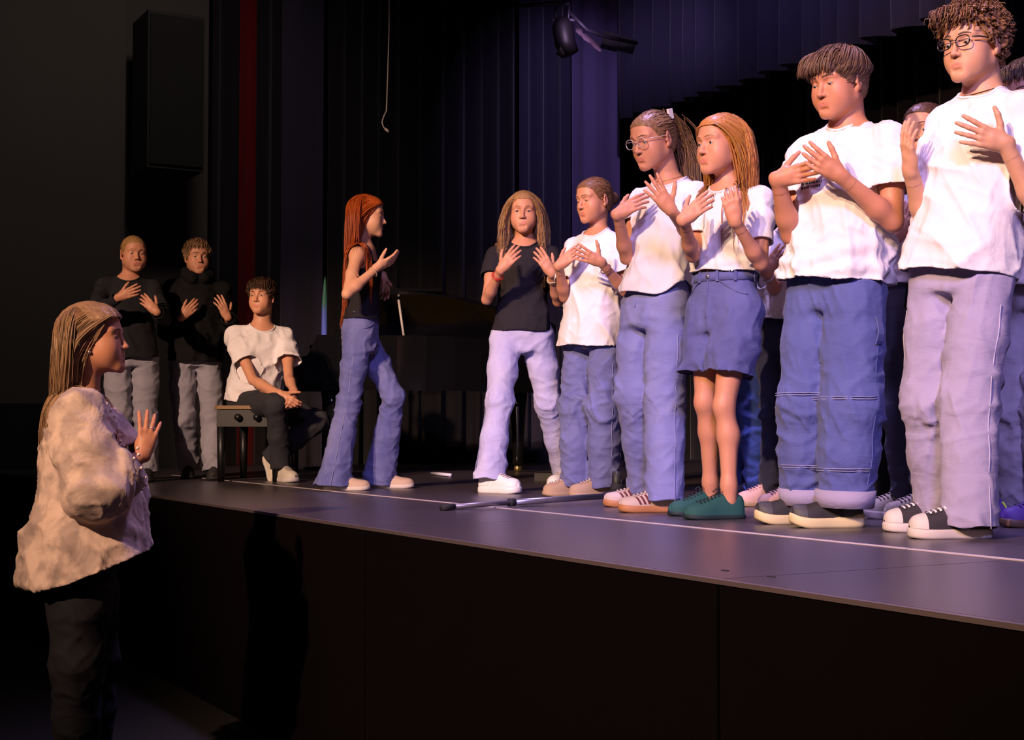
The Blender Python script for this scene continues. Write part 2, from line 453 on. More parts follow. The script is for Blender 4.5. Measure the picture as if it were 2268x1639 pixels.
# ------------------------------------------------------------------ head
def frame(yaw, pitch=0, roll=0):
    f = face_dir(yaw); up = np.array([0, 0, 1.0]); r = np.cross(f, up)
    p = math.radians(pitch); f2 = f*math.cos(p)-up*math.sin(p); u2 = np.cross(r, f2)
    q = math.radians(roll); r2 = r*math.cos(q)+u2*math.sin(q); u3 = np.cross(r2, f2)
    return np.stack([r2, f2, u3], 1)       # columns right, forward, up
def head_field(h, s, fp, neck_local, open_=.5, smile=0.0, nr=.052):
    """fp: jaw, cheek, nose width factors"""
    jaw, cheek, nose = fp
    F = Field(np.array([-.092, -.118, -.20])*s, np.array([.092, .132, .122])*s, h)
    S = lambda *p: np.array(p)*s
    F.add(ell(S(0,-.014,.030), S(.0735,.096,.083)), .01)
    F.add(ell(S(0,.020,-.030), S(.0585*jaw,.066,.082)), .03*s)
    F.add(ell(S(0,.050,.040), S(.052,.036,.048)), .03*s)
    for q in (-1, 1):
        F.add(cap(S(q*.050*jaw,-.004,-.058), .018*s, S(q*.016*jaw,.068,-.100), .015*s), .03*s)
        F.add(ell(S(q*.036,.050,-.042), S(.028*cheek,.029*cheek,.036*cheek)), .035*s)
        F.add(cap(S(q*.014,.0845,.019), .0085*s, S(q*.046,.070,.021), .0075*s), .016*s)
    F.add(ell(S(0,.0745,-.101), S(.021*jaw,.017,.015)), .022*s)
    F.add(ell(S(0,.071,-.070), S(.030,.020,.024)), .025*s)
    # neck
    nb = np.asarray(neck_local)
    F.add(cap(S(0,-.030,-.045), nr*s, nb, nr*1.06*s), .022*s)
    F.cut(cap(S(-.026,.062,-.128), .006*s, S(.026,.062,-.128), .006*s), .02*s)
    for q in (-1, 1):
        F.cut(ell(S(q*.0315,.096,-.0005), S(.0195,.014,.0115)), .014*s)
        F.add(ell(S(q*.0315,.0725,-.001), S(.0150,.0135,.0125)), .004*s)
        # eye opening
        F.cut(ell(S(q*.0315,.0885,-.0015-.004*(1-open_)), S(.0128,.010,.0012+.0038*open_)), .0015*s)
    # nose
    F.add(cap(S(0,.0855,.006), .0062*s, S(0,.1040,-.033), .0080*nose*s), .012*s)
    F.add(ell(S(0,.1045,-.0365), S(.0098*nose,.0088,.0080)), .006*s)
    for q in (-1, 1):
        F.add(ell(S(q*.0118*nose,.0935,-.0390), S(.0068,.0095,.0068)), .006*s)
        F.cut(ell(S(q*.0058*nose,.0980,-.0465), S(.0034,.0052,.0040)), .003*s)
    # lips
    up = .0010+.006*smile; zc = -.0685
    for q in (-1, 1):
        F.add(cap(S(q*.0245*(1+.2*smile),.0790,zc+up), .0026*s, S(q*.004,.0880,zc+.0040), .0036*s), .006*s)
        F.add(cap(S(q*.0225*(1+.2*smile),.0785,zc-.003+up), .0026*s, S(0,.0876,zc-.0055), .0044*s), .006*s)
        F.cut(cap(S(q*.027*(1+.2*smile),.0820,zc-.001+up), .0010*s, S(0,.0930,zc-.0006), .0011*s), .003*s)
    F.cut(cap(S(-.010,.0925,zc-.018), .004*s, S(.010,.0925,zc-.018), .004*s), .012*s)
    # ears
    for q in (-1, 1):
        a = math.radians(22)*q
        R = np.array([[math.cos(a), math.sin(a), 0], [-math.sin(a), math.cos(a), 0], [0, 0, 1]])
        t = math.radians(-12); T = np.array([[1,0,0],[0,math.cos(t),-math.sin(t)],[0,math.sin(t),math.cos(t)]])
        RR = R@T
        F.add(ell(S(q*.0775,-.012,-.010), S(.0065,.0175,.031), RR), .006*s)
        F.add(ell(S(q*.0755,-.002,-.034), S(.006,.009,.011), RR), .006*s)
        F.cut(ell(S(q*.0855,-.008,-.008), S(.0058,.0105,.020), RR), .004*s)
        F.add(ell(S(q*.0785,.004,-.014), S(.004,.005,.007)), .004*s)
    return F
HAIRLINE = np.array([[0,.066],[25,.064],[45,.050],[58,.022],[68,-.010],[78,-.016],[84,.012],[100,.012],[108,-.030],[130,-.062],[180,-.078]])
def hairline(P, s, drop=0.0):
    ph = np.degrees(np.arctan2(np.abs(P[:,0]), P[:,1]))
    return P[:,2]-s*(np.interp(ph, HAIRLINE[:,0], HAIRLINE[:,1])-drop)
def skin_cols(P, s, base, flush=.5):
    """P in head space; lips and cheeks carry their own tint"""
    c = np.tile(np.asarray(base, float), (len(P), 1))
    def g(cx, cy, cz, rx, ry, rz): return np.exp(-(((np.abs(P[:,0])-cx*s)/(rx*s))**2+((P[:,1]-cy*s)/(ry*s))**2+((P[:,2]-cz*s)/(rz*s))**2))
    w1 = (g(.043,.066,-.036,.024,.04,.022)*.45+g(0,.108,-.037,.013,.012,.012)*.3+g(.078,-.01,-.01,.012,.03,.035)*.4)*flush
    c = c*(1-w1[:,None])+np.array([.62,.20,.14])*w1[:,None]
    wl = np.clip(1.7*np.exp(-((np.abs(P[:,0])/(.0245*s))**4+((P[:,1]-.087*s)/(.013*s))**2+((P[:,2]+.0695*s)/((.0085-.0035*(np.abs(P[:,0])/(.024*s))**2)*s).clip(.002*s))**4))-.25, 0, 1)*.72
    c = c*(1-wl[:,None])+np.array([.52,.15,.13])*wl[:,None]
    return c

def eyeball(r, gaze, iris):
    m, n = 10, 14; V = []; Fc = []; cols = []
    R = np.array(Vector((0,0,1)).rotation_difference(Vector(gaze)).to_matrix())
    for i in range(m+1):
        th = math.pi*i/m if i > 3 else [0, .19, .42, .60][i]
        for k in range(n):
            a = 2*math.pi*k/n; V.append(R@(r*np.array([math.sin(th)*math.cos(a), math.sin(th)*math.sin(a), math.cos(th)])))
            cols.append((.01,.01,.012) if i <= 1 else (iris if i <= 2 else (.42,.37,.36)))
    for i in range(m):
        for k in range(n): Fc.append([i*n+k, (i+1)*n+k, (i+1)*n+(k+1)%n, i*n+(k+1)%n])
    return np.array(V), Fc, np.array(cols)

# ------------------------------------------------------------------ hand
FING = [(.029,.087,(.039,.024,.019),.0092), (.0095,.091,(.043,.027,.020),.0094), (-.0105,.087,(.039,.025,.020),.0090), (-.0295,.079,(.031,.019,.017),.0081)]
def hand_prims(F, Wp, d, n, thumb, sc, curl=(12,18,12), spread=5, tc=(.70,.62,.28), fore=None):
    """Wp wrist, d towards the fingers, n palm normal, thumb = lateral axis to the thumb side"""
    L = lambda a, b, c: Wp+sc*(thumb*a+d*b+n*c)
    F.add(chain([L(.006,-.01,0), L(.006,.012,0), L(.004,.05,0)], [.024*sc,.022*sc,.020*sc]), .01)
    F.add(cap(L(-.010,-.01,0), .020*sc, L(-.012,.04,0), .019*sc), .01)
    for lat, up, ln, r in FING:
        F.add(cap(L(lat*.55,.018,0), .0135*sc, L(lat,up,-.001), .0108*sc), .010)
    F.add(ell(L(.024,.035,.008), np.array([.017,.026,.014])*sc, np.stack([thumb, d, n], 1)), .012)
    F.add(ell(L(-.022,.035,.007), np.array([.014,.030,.012])*sc, np.stack([thumb, d, n], 1)), .012)
    tips = []
    for i, (lat, up, ln, r) in enumerate(FING):
        p = L(lat, up, -.001); pts = [p]; rs = [r*sc*1.06]; ang = 0
        sp = math.radians(spread*(1.5-i)); dd = d*math.cos(sp)+thumb*math.sin(sp)
        for j in range(3):
            ang += math.radians(curl[j]*(1+.14*(i-1)))
            v = dd*math.cos(ang)+n*math.sin(ang); p = p+v*ln[j]*sc; pts.append(p); rs.append(r*sc*(.96, .88, .74)[j])
        F.add(chain(pts, rs, .003), .0035); tips.append(pts)
    t0 = L(.018,.020,.008); v = nrm(thumb*tc[0]+d*tc[1]+n*tc[2]); t1 = t0+v*.042*sc
    v2 = nrm(v+d*.25+n*.05); t2 = t1+v2*.034*sc; v3 = nrm(v2+d*.2+n*.15); t3 = t2+v3*.026*sc
    F.add(chain([t0, t1, t2, t3], [.0135*sc,.0115*sc,.0105*sc,.0078*sc], .004), .008)
    tips.append([t1, t2, t3])
    return tips

# ------------------------------------------------------------------ hair
def locks(roots, step, nseg, length, width, rs, base, var=.18, flat=.45, tipw=.25, dark=None):
    """roots (n,3); step(P, i, D) -> direction; returns V,F,cols of tapered locks"""
    n = len(roots); P = roots.copy(); path = [P.copy()]; D = np.zeros_like(P)
    length = np.asarray(length)*np.ones(n); width = np.asarray(width)*np.ones(n)
    for i in range(nseg):
        P, D = step(P, i, D, length/nseg); path.append(P.copy())
    X = np.stack(path, 1)                                # n, s+1, 3
    T = np.gradient(X, axis=1); T /= np.maximum(np.linalg.norm(T, axis=2, keepdims=True), 1e-9)
    return X, T
def lock_mesh(X, T, outn, width, rs, base, var=.2, flat=.4, tip=.2, root=.8):
    n, s, _ = X.shape; k = 3
    A = np.cross(T, outn); A /= np.maximum(np.linalg.norm(A, axis=2, keepdims=True), 1e-9); B = np.cross(A, T)
    u = np.linspace(0, 1, s); prof = np.interp(u, [0, .2, .7, 1], [root, 1, .9, tip])
    wd = width[:, None]*prof[None]
    V = np.zeros((n, s, k, 3))
    for q in range(k):
        a = 2*math.pi*q/k; V[:, :, q] = X+A*(wd*math.cos(a))[..., None]+B*(wd*flat*math.sin(a))[..., None]
    base_i = (np.arange(n)*s*k)[:, None, None]+(np.arange(s-1)*k)[None, :, None]
    q0 = np.arange(k)[None, None, :]; q1 = (np.arange(k)+1)[None, None, :] % k
    Fq = np.stack([base_i+q0, base_i+q1, base_i+k+q1, base_i+k+q0], -1).reshape(-1, 4)
    c = np.asarray(base, float)[None, :]*(1+var*rs.normal(size=(n, 1)))
    c = np.clip(c*(1+.05*rs.normal(size=(n, 3))), .002, 1)
    cols = np.repeat(c, s*k, 0)
    return V.reshape(-1, 3), Fq, cols
# ------------------------------------------------------------------ shoes
def make_shoe(par, ank, yaw, L, st_, floor_z=0.0, pitch=0.0):
    """st_: dict(upper, sole, mats..., sole_h, toe_cap, laces, stripes, kind)"""
    d = face_dir(yaw); r = np.cross(d, [0,0,1.0]); u = np.array([0,0,1.0])
    if pitch:
        p = math.radians(pitch); d, u = d*math.cos(p)-u*math.sin(p), u*math.cos(p)+d*math.sin(p)
    heel = np.array([ank[0], ank[1], floor_z])-d*.24*L
    if pitch: heel = np.asarray(ank)-u*.085-d*.24*L
    W = L*.19
    ss = np.array([0,.03,.08,.16,.26,.36,.46,.56,.66,.76,.84,.90,.95,.985,1.0])
    wd = W*np.array([.30,.52,.64,.72,.74,.74,.77,.86,.95,.98,.93,.82,.66,.42,.08])
    sh = st_.get('sole_h', .024); toe_up = st_.get('toe_up', .006)
    lift = toe_up*np.clip((ss-.75)/.25, 0, 1)**2
    ht = st_.get('high', 1)*np.array([.058,.072,.080,.084,.086,.085,.080,.068,.057,.050,.046,.041,.034,.022,.004])
    na = 13
    def surf(s, ph, off=0.0):
        w_ = np.interp(s, ss, wd)*.97+off; h_ = np.interp(s, ss, ht)+off; z0 = sh+np.interp(s, ss, lift)
        e = 1.75 if s > .5 else 1.5
        c, q = math.cos(ph), math.sin(ph)
        x = w_*np.sign(c)*abs(c)**(2/2.4); z = h_*abs(q)**(2/e/1.25)
        x *= (1-.28*abs(q)**3) if s < .55 else (1-.12*abs(q)**3)
        curve = .10*W*math.sin(math.pi*s)
        return heel+d*(s*L)+r*(x)+u*(z0+z)
    V = []; F = []
    for s in ss:
        for k in range(na): V.append(surf(s, math.pi*k/(na-1)))
    for i in range(len(ss)-1):
        for k in range(na-1): F.append([i*na+k, i*na+k+1, (i+1)*na+k+1, (i+1)*na+k])
    F.append(list(range(na))); F.append([(len(ss)-1)*na+k for k in range(na)][::-1])
    shoe = mesh_obj('shoe', V, F, st_['upper'], par); ORG[shoe.name] = ORG[par.name]
    # sole
    V = []; F = []; n = len(ss); prof = [(1.0, 0.0), (1.06, .25), (1.06, .8), (1.0, 1.02)]
    ring = [(s, 1) for s in ss]+[(s, -1) for s in ss[::-1]]
    for pw, pz in prof:
        for s, q in ring:
            g = st_.get('sole_heel', 0)*max(0, .35-s)
            V.append(heel+d*(s*L+(pw-1)*W*(1.2 if s > .5 else -1.2)*abs(s-.5)*2)+r*(q*np.interp(s, ss, wd)*pw)+u*((sh+g)*pz+np.interp(s, ss, lift)))
    m = len(ring)
    for j in range(3):
        for i in range(m): F.append([j*m+i, j*m+(i+1)%m, (j+1)*m+(i+1)%m, (j+1)*m+i])
    F.append(list(range(m))[::-1]); F.append([3*m+i for i in range(m)])
    mesh_obj('sole', V, F, st_['sole'], shoe)
    def patch(name, mt, s0, s1, p0, p1, off=.002, ns=8, npz=6, slant=0):
        V = []; F = []
        for i in range(ns+1):
            for k in range(npz+1):
                f = k/npz; ph = p0+(p1-p0)*f
                V.append(surf(min(max(s0+(s1-s0)*i/ns+slant*f, 0), 1), ph, off))
        for i in range(ns):
            for k in range(npz): F.append([i*(npz+1)+k, i*(npz+1)+k+1, (i+1)*(npz+1)+k+1, (i+1)*(npz+1)+k])
        mesh_obj(name, V, F, mt, shoe)
    if st_.get('toe_cap'): patch('toe_cap', st_['toe_cap'], .82, 1.0, .02, math.pi-.02, .003, 20, 12)
    if st_.get('laces'):
        for i in range(6):
            s = .44+.062*i; patch('lace', st_['laces'], s, s+.026, 1.05, math.pi-1.05, .006, 2, 8)
        b = MB(); c = surf(.43, math.pi/2, .008)
        for q in (-1, 1):
            b.tube([c, c+r*q*.02+u*.012, c+r*q*.03+d*.01, c+r*q*.012+d*.012], .002, 5)
        b.build('lace_bow', st_['laces'], shoe, True)
    if st_.get('stripes'):
        for side in (0, 1):
            for i in range(3):
                s = st_.get('stripe_s', .36)+.075*i
                if side == 0: patch('stripe', st_['stripes'], s, s+.035, .10, .95, .0022, 2, 6, .07)
                else: patch('stripe', st_['stripes'], s, s+.035, math.pi-.10, math.pi-.95, .0022, 2, 6, .07)
    if st_.get('panel'):
        for a, b_ in ((.08, 1.0), (math.pi-.08, math.pi-1.0)): patch('side_panel', st_['panel'], .02, .30, a, b_, .002, 6, 6)
        patch('toe_guard', st_['panel'], .80, .97, .05, math.pi-.05, .002, 5, 10)
    return shoe

# ------------------------------------------------------------------ person
PEOPLE = {}
def person(key, label, H, sex, pelvis, neck, yaw, head, arms, legs, top, bottom, shoes, hair, skin=(.60,.335,.235), hipyaw=None,
           dy=0, lean=0, build=1.0, q=1.0, iris=(.045,.05,.055), brow=(.10,.05,.03), floor_z=0.0, D0=None, flush=.5, extras=None, belt=None, seed=1):
    rs = np.random.RandomState(seed); k = H/1.70; skin = tuple(np.array(skin)*(.93,.85,.78)); male = sex == 'm'
    hipyaw = yaw if hipyaw is None else hipyaw
    fy = face_dir(yaw); rt = np.cross(fy, [0,0,1.0]); fh = face_dir(hipyaw); rh = np.cross(fh, [0,0,1.0])
    UP = np.array([0,0,1.0])
    ank = {s: on_floor(*legs[s]['ankle'], z=floor_z)+np.array([0,0,legs[s].get('z', .085)]) if 'ankle' in legs[s] else None for s in 'RL'}
    if D0 is None: D0 = np.mean([ank[s][1] for s in 'RL'])
    P = at(*pelvis, D0+dy); Nb = at(*neck, P[1]+lean)
    root = thing('person', (P[0], P[1], floor_z), label, 'person')
    ax = Nb-P; up_t = nrm(ax); Lt = np.linalg.norm(ax)
    hs = head.get('s', 1.0); Rh = frame(head['yaw'], head.get('pitch', 0), head.get('roll', 0))
    Hc = at(*head['c'], Nb[1]+head.get('dy', -.03))
    sh = {}; hipj = {}; el = {}; wr = {}; kn = {}
    swid = .099*H*(1.04 if male else .98)*build
    for s, sg in (('R', 1), ('L', -1)):
        sh[s] = Nb+rt*sg*swid-up_t*.043*H+fy*.0
        hipj[s] = P+rh*sg*.052*H-UP*.005*H
        a = arms[s]
        mo = a['elbow'][2]; el[s] = reach(sh[s], *a['elbow'][:2], .180*H, mo) if isinstance(mo, str) else at(*a['elbow'][:2], Nb[1]+mo)
        mo = a['wrist'][2]; wr[s] = reach(el[s], *a['wrist'][:2], .150*H, mo) if isinstance(mo, str) else at(*a['wrist'][:2], Nb[1]+mo)
        lg = legs[s]
        if ank[s] is None: ank[s] = reach(reach(hipj[s], *lg['knee'][:2], .245*H, lg['knee'][2]), *lg['ank3'][:2], .235*H, lg['ank3'][2])
        kn[s] = reach(hipj[s], *lg['knee'][:2], .245*H, lg['knee'][2])
    # ---- body
    wa = .90 if not male else 1.0
    B = build
    hipA, hipB = (.150, .104) if not male else (.145, .102)
    wsA, wsB = (.122, .088) if not male else (.135, .092)
    chA, chB = (.134, .100) if not male else (.144, .104)
    lev = [(-.22,hipA*.85*k*B,hipB*.85*k*B,0),(0,hipA*k*B,hipB*k*B,-.004),(.38,wsA*k*B,wsB*k*B,.004),(.72,chA*k*B,chB*k*B,.006),(.90,.125*k*B,.080*k*B,-.004),(1.0,.060*k,.058*k,-.004)]
    body = []
    body.append((loft(P, Nb, rh, rt, lev), .02))
    hb = Hc+Rh@np.array([0,-.030,-.045])*hs
    nr = head.get('nr', .054 if male else .047)
    body.append((cap(hb, nr*hs, Nb-up_t*.03, nr*1.08*hs), .03))
    for s in 'RL':
        body.append((cap(Nb-up_t*.035-fy*.012, .048*k, sh[s]+up_t*.004, .044*k*wa), .05))
        m1 = el[s]+(wr[s]-el[s])*.30
        body.append((chain([sh[s], (sh[s]+el[s])/2, el[s]], [.047*k*wa*B,.041*k*wa*B,.034*k*wa*B], .02), .035))
        body.append((chain([el[s], m1, wr[s]], [.034*k*wa*B,.036*k*wa*B,.0245*k*wa], .02), .012))
        m2 = kn[s]+(ank[s]-kn[s])*.32-0*fh
        bk = -nrm(np.cross(rh, nrm(ank[s]-kn[s]))) if True else 0
        bk = bk*(1 if bk@fh < 0 else -1)
        body.append((chain([hipj[s], hipj[s]+(kn[s]-hipj[s])*.5, kn[s]], [.074*k*B,.064*k*B,.045*k*B], .03), .035))
        body.append((chain([kn[s], m2+bk*.014, ank[s]+(kn[s]-ank[s])*.12, ank[s]-np.array([0,0,.02])], [.044*k*B,.045*k*B,.031*k,.033*k], .03), .02))
        body.append((ell(kn[s]+fh*.018, np.array([.024,.022,.034])*k*B), .03))
    pts = np.array([P, Nb, hb]+[x[s] for x in (sh, el, wr, kn, ank) for s in 'RL'])
    h = .0130 if q >= 1 else .017
    BF = Field(pts.min(0)-.14, pts.max(0)+.14, h)
    for pr, kk in body: BF.add(pr, kk)
    parts = [BF.mesh()]; colz = [np.tile(np.asarray(skin), (len(parts[0][0]), 1))]
    # ---- head
    hh = .0033*hs if q >= 1 else .0045*hs
    nl = Rh.T@(Nb-up_t*.03-Hc)
    HF = head_field(hh, hs, head.get('face', (1.0,1.0,1.0)), nl, head.get('open', .5), head.get('smile', 0), nr)
    hv, hq = HF.mesh(); colz.append(skin_cols(hv, hs, skin, flush))
    parts.append((hv@Rh.T+Hc, hq))
    # ---- hands
    hk = .93*k*(1.0 if male else .95)*head.get('hand', 1.0)
    handinfo = {}
    for s in 'RL':
        a = arms[s]; 
        if a.get('skip'): continue
        tp = reach(wr[s], *a['tip'][:2], .150*hk, a['tip'][2]); d = nrm(tp-wr[s])
        chest = P+ax*.74
        n = a.get('palm', 'chest')
        mid = wr[s]+d*.08
        n = (chest-mid) if isinstance(n, str) else np.asarray(n, float)
        n = n-d*(n@d); n = nrm(n)
        th = np.cross(d, n) if s == 'R' else np.cross(n, d)
        HH = .0033 if q >= 1 else .0045
        cen = wr[s]+d*.075
        fa = nrm(wr[s]-el[s])
        bx = np.array([.125,.125,.125])*hk*1.02
        G = Field(np.minimum(cen-bx, wr[s]-fa*.05-.045), np.maximum(cen+bx, wr[s]-fa*.05+.045), HH)
        G.add(cap(el[s]+(wr[s]-el[s])*.30, .036*k*wa*B, wr[s], .0245*k*wa), .012)
        tips = hand_prims(G, wr[s], d, n, th, hk, a.get('curl', (14,20,14)), a.get('spread', 4), a.get('tc', (.70,.62,.28)))
        # leave the forearm to the body mesh a little above the wrist
        v, qd = G.mesh(); t = (v-wr[s])@fa
        far = np.linalg.norm(v-(wr[s]-fa*.03), axis=1) < .06
        keepv = ~((t < -.052) & (np.linalg.norm(v-wr[s]-np.outer(t, fa), axis=1) < .05))
        qd = qd[keepv[qd].all(1)]
        parts.append((v, qd)); c = np.tile(np.asarray(skin), (len(v), 1))
        kp = np.zeros(len(v))
        for tpts in tips:
            for pt in tpts[1:]: kp = np.maximum(kp, np.exp(-(np.linalg.norm(v-pt, axis=1)/.010)**2))
        c = c*(1-.30*kp[:,None])+np.array([.60,.22,.16])*.30*kp[:,None]
        colz.append(c); handinfo[s] = dict(d=d, n=n, th=th, tips=tips)
    off = 0; VV = []; QQ = []
    for v, qd in parts: VV.append(v); QQ.append(qd+off); off += len(v)
    mesh_obj('body', np.concatenate(VV), [np.concatenate(QQ)], M_SKIN, root, cols=np.concatenate(colz))
    # ---- eyes, brows, lashes
    TW = lambda p: Rh@(np.asarray(p, float))+Hc
    gz = head.get('gaze', (0, 1, -.1 if head.get('open', .5) > .4 else -.5))
    for sg in (-1, 1):
        v, f, cc = eyeball(.0118*hs, nrm(gz), iris)
        mesh_obj('eye', v@Rh.T+TW(np.array([sg*.0315,.0745,-.002])*hs), f, M_EYE, root, cols=cc)
        pts = []
        for i in range(7):
            x = sg*(.013+.036*i/6)*hs; z = (.0200+.0045*math.sin(math.pi*min(i/6*1.0, 1)))*hs+head.get('browz', 0)
            p = HF.march_in(np.array([x, .14*hs, z]), np.array([0,-1.0,0])); pts.append(TW(p+np.array([0,.0006,0])))
        b = MB(); b.tube(pts, np.array([.0020,.0028,.0030,.0028,.0023,.0017,.0009])*hs*(1.0 if male else .75), 6)
        mesh_obj('eyebrow', np.array(b.V), b.F, M_BROW, root, cols=np.tile(brow, (len(b.V), 1)))
        pts = []; zo = -.0015-.004*(1-head.get('open', .5))+.0012+.0038*head.get('open', .5)
        for i in range(7):
            f_ = -1+2*i/6; x = (sg*.0315+f_*.0132)*hs; z = (zo+.0012-.0055*f_*f_)*hs
            p = HF.march_in(np.array([x, .14*hs, z]), np.array([0,-1.0,0])); pts.append(TW(p))
        b = MB(); b.tube(pts, np.array([.0006,.0011,.0013,.0013,.0013,.0011,.0006])*hs*1.15, 5)
        mesh_obj('eyelash', np.array(b.V), b.F, M_BROW, root, cols=np.tile(np.array(brow)*.45, (len(b.V), 1)))
    info = dict(root=root, P=P, Nb=Nb, ax=ax, up=up_t, sh=sh, el=el, wr=wr, kn=kn, ank=ank, Hc=Hc, Rh=Rh, hs=hs, HF=HF, BF=BF, body=body, fy=fy, rt=rt, fh=fh, rh=rh, k=k, hand=handinfo, TW=TW, H=H, Lt=Lt, rs=rs, q=q)
    PEOPLE[key] = info
    ch = .0085 if q >= 1 else .0115
    # ---- trousers
    if bottom:
        lo = bottom.get('loose', .012); rr = bottom.get('r', (.098,.080,.074,.078))   # thigh, knee, calf, hem
        J = Field(np.min([P]+[x[s] for x in (kn, ank) for s in 'RL'], 0)-.24, np.max([P+ax*.5]+[x[s] for x in (kn, ank) for s in 'RL'], 0)+.24, ch)
        jl = [(-.20,hipA*.94*k*B+lo,hipB*.96*k*B+lo,0),(0,hipA*k*B+lo,hipB*k*B+lo,-.006),(.38,wsA*k*B+lo,wsB*k*B+lo,.002)]
        J.add(loft(P, Nb, rh, rt, jl, tlo=-.22, thi=.5), .02)
        lc = []; hemP = {}; hemD = {}
        for s, sg in (('R', 1), ('L', -1)):
            h0 = hipj[s]+rh*sg*.004-UP*.02
            if bottom.get('short'):
                e = h0+(kn[s]-h0)*(bottom['short']+.12); hp = h0+(kn[s]-h0)*bottom['short']; hemP[s] = hp; hemD[s] = nrm(kn[s]-h0)
                lc.append(chain([h0, (h0+e)/2, e], [rr[0]*k*B, (rr[0]+rr[1])/2*k*B, rr[1]*k*B], .03))
            else:
                hz = legs[s].get('hem', bottom.get('hem', .05)); sd = nrm(ank[s]-kn[s])
                hp = ank[s]+sd*((ank[s][2]-floor_z-hz)/max(-sd[2], .3)) if 'z' not in legs[s] else ank[s]+sd*.03
                hemP[s] = hp; hemD[s] = sd if legs[s].get('tilt') or 'z' in legs[s] else nrm(sd*.35-UP*.65)
                e = hp+sd*.05; m = kn[s]+(ank[s]-kn[s])*.5
                mid = h0+(kn[s]-h0)*.5
                lc.append(chain([h0, mid, kn[s], m, e], [rr[0]*k*B, (rr[0]*.55+rr[1]*.45)*k*B, rr[1]*k*B, rr[2]*k*B, rr[3]*k], .03))
        J.add(hardmin(*lc), .03)
        V, Q = J.mesh(); T = tris(Q); n = vnormals(V, T)
        tt = ((V-P)@up_t)/Lt
        am = np.full(len(V), .0022)
        for s in 'RL':
            dk = np.linalg.norm(V-kn[s], axis=1); da = np.linalg.norm(V-hemP[s], axis=1); dc = np.linalg.norm(V-(P-UP*.08), axis=1)
            am += bottom.get('wr', 1)*(.0060*np.exp(-(dk/.15)**2)+.0085*np.exp(-(da/.14)**2)+.0045*np.exp(-(dc/.14)**2))
        V = V+n*(1.1*am*folds(V, rs, .085, 7, (.8,.8,1.0))+.15*am*waves(V, rs, .05, 5, (.6,.6,1.2)))[:, None]
        V = V+n*(.0022*folds(V, rs, .16, 4, (1,1,.25), 1.6))[:, None]
        wt = bottom.get('waist', .30)
        V, T = clip(V, T, ((V-P)@up_t)/Lt-wt)
        for s in 'RL':
            o = 'L' if s == 'R' else 'R'
            dl = lc[0 if s == 'R' else 1](V[:,0], V[:,1], V[:,2]); do = lc[1 if s == 'R' else 0](V[:,0], V[:,1], V[:,2])
            g = np.minimum((V-hemP[s])@hemD[s]+.004*np.sin(((V-hemP[s])@rh)*60), np.minimum(do-dl+.002, .22-np.linalg.norm(V-hemP[s], axis=1)))
            V, T = clip(V, T, g)
        V = relax_boundary(V, T, 2); V, T = rim(V, T, .005)
        jo = mesh_obj(bottom.get('name', 'jeans'), V, [T], bottom['mat'], root); ORG[jo.name] = ORG[root.name]
        info['J'] = J; info['jeans'] = jo; info['hemP'] = hemP; info['hemD'] = hemD; info['wt'] = wt
        if bottom.get('seam'):
            for s, sg in (('R', 1), ('L', -1)):
                pts = []
                for i in range(26):
                    f = (i+5)/30; 
                    base = hipj[s]+(kn[s]-hipj[s])*f*2 if f < .5 else kn[s]+(hemP[s]-kn[s])*(f-.5)*2
                    side = nrm(rh*sg+fh*bottom.get('seamf', 0))
                    pts.append(J.march(base, side, .2)+side*.0025)
                MB().tube(pts, .0019, 5).build('side_seam', bottom['seam'], jo, True)
        if bottom.get('cuff'):
            for s in 'RL':
                K = lc[0 if s == 'R' else 1]; cuff_ring(info, K, hemP[s]+hemD[s]*.004, hemD[s], .060, .013, bottom['cuff'], jo, 'cuff', rs)
        if bottom.get('band'): band_ring(info, J, wt, .035, bottom['band'], jo)
    # ---- top
    if top: make_top(info, top, root, dict(hipA=hipA, hipB=hipB, wsA=wsA, wsB=wsB, chA=chA, chB=chB, wa=wa, B=B), ch)
    # ---- shoes
    for s in 'RL':
        if shoes and not legs[s].get('noshoe'):
            make_shoe(root, ank[s], legs[s].get('toe', hipyaw), shoes.get('L', .262*k), shoes, floor_z, legs[s].get('pitch', 0))
    if hair: make_hair(info, hair)
    return info

def cuff_ring(info, K, c, d, width, off, mt, par, name, rs):
    """a turned-up cloth ring around a leg or arm, following the sheath K"""
    x = nrm(np.cross(d, [1.0,.3,.1])); y = np.cross(d, x); V = []; F = []; n = 28
    for j, (b, o) in enumerate(((.0, -.004), (.0, off), (-width, off), (-width, -.003))):
        for i in range(n):
            a = 2*math.pi*i/n; v = x*math.cos(a)+y*math.sin(a); p0 = c+d*b
            t = np.linspace(0, .16, 120); q = p0[None]+v[None]*t[:,None]; dd = K(q[:,0], q[:,1], q[:,2])
            ins = np.where(dd < 0)[0]; r = t[ins[-1]] if len(ins) else .05
            V.append(p0+v*(r+o+.0015*math.sin(3*a+j)))
    for j in range(3):
        for i in range(n): F.append([j*n+i, j*n+(i+1)%n, (j+1)*n+(i+1)%n, (j+1)*n+i])
    return mesh_obj(name, V, F, mt, par)
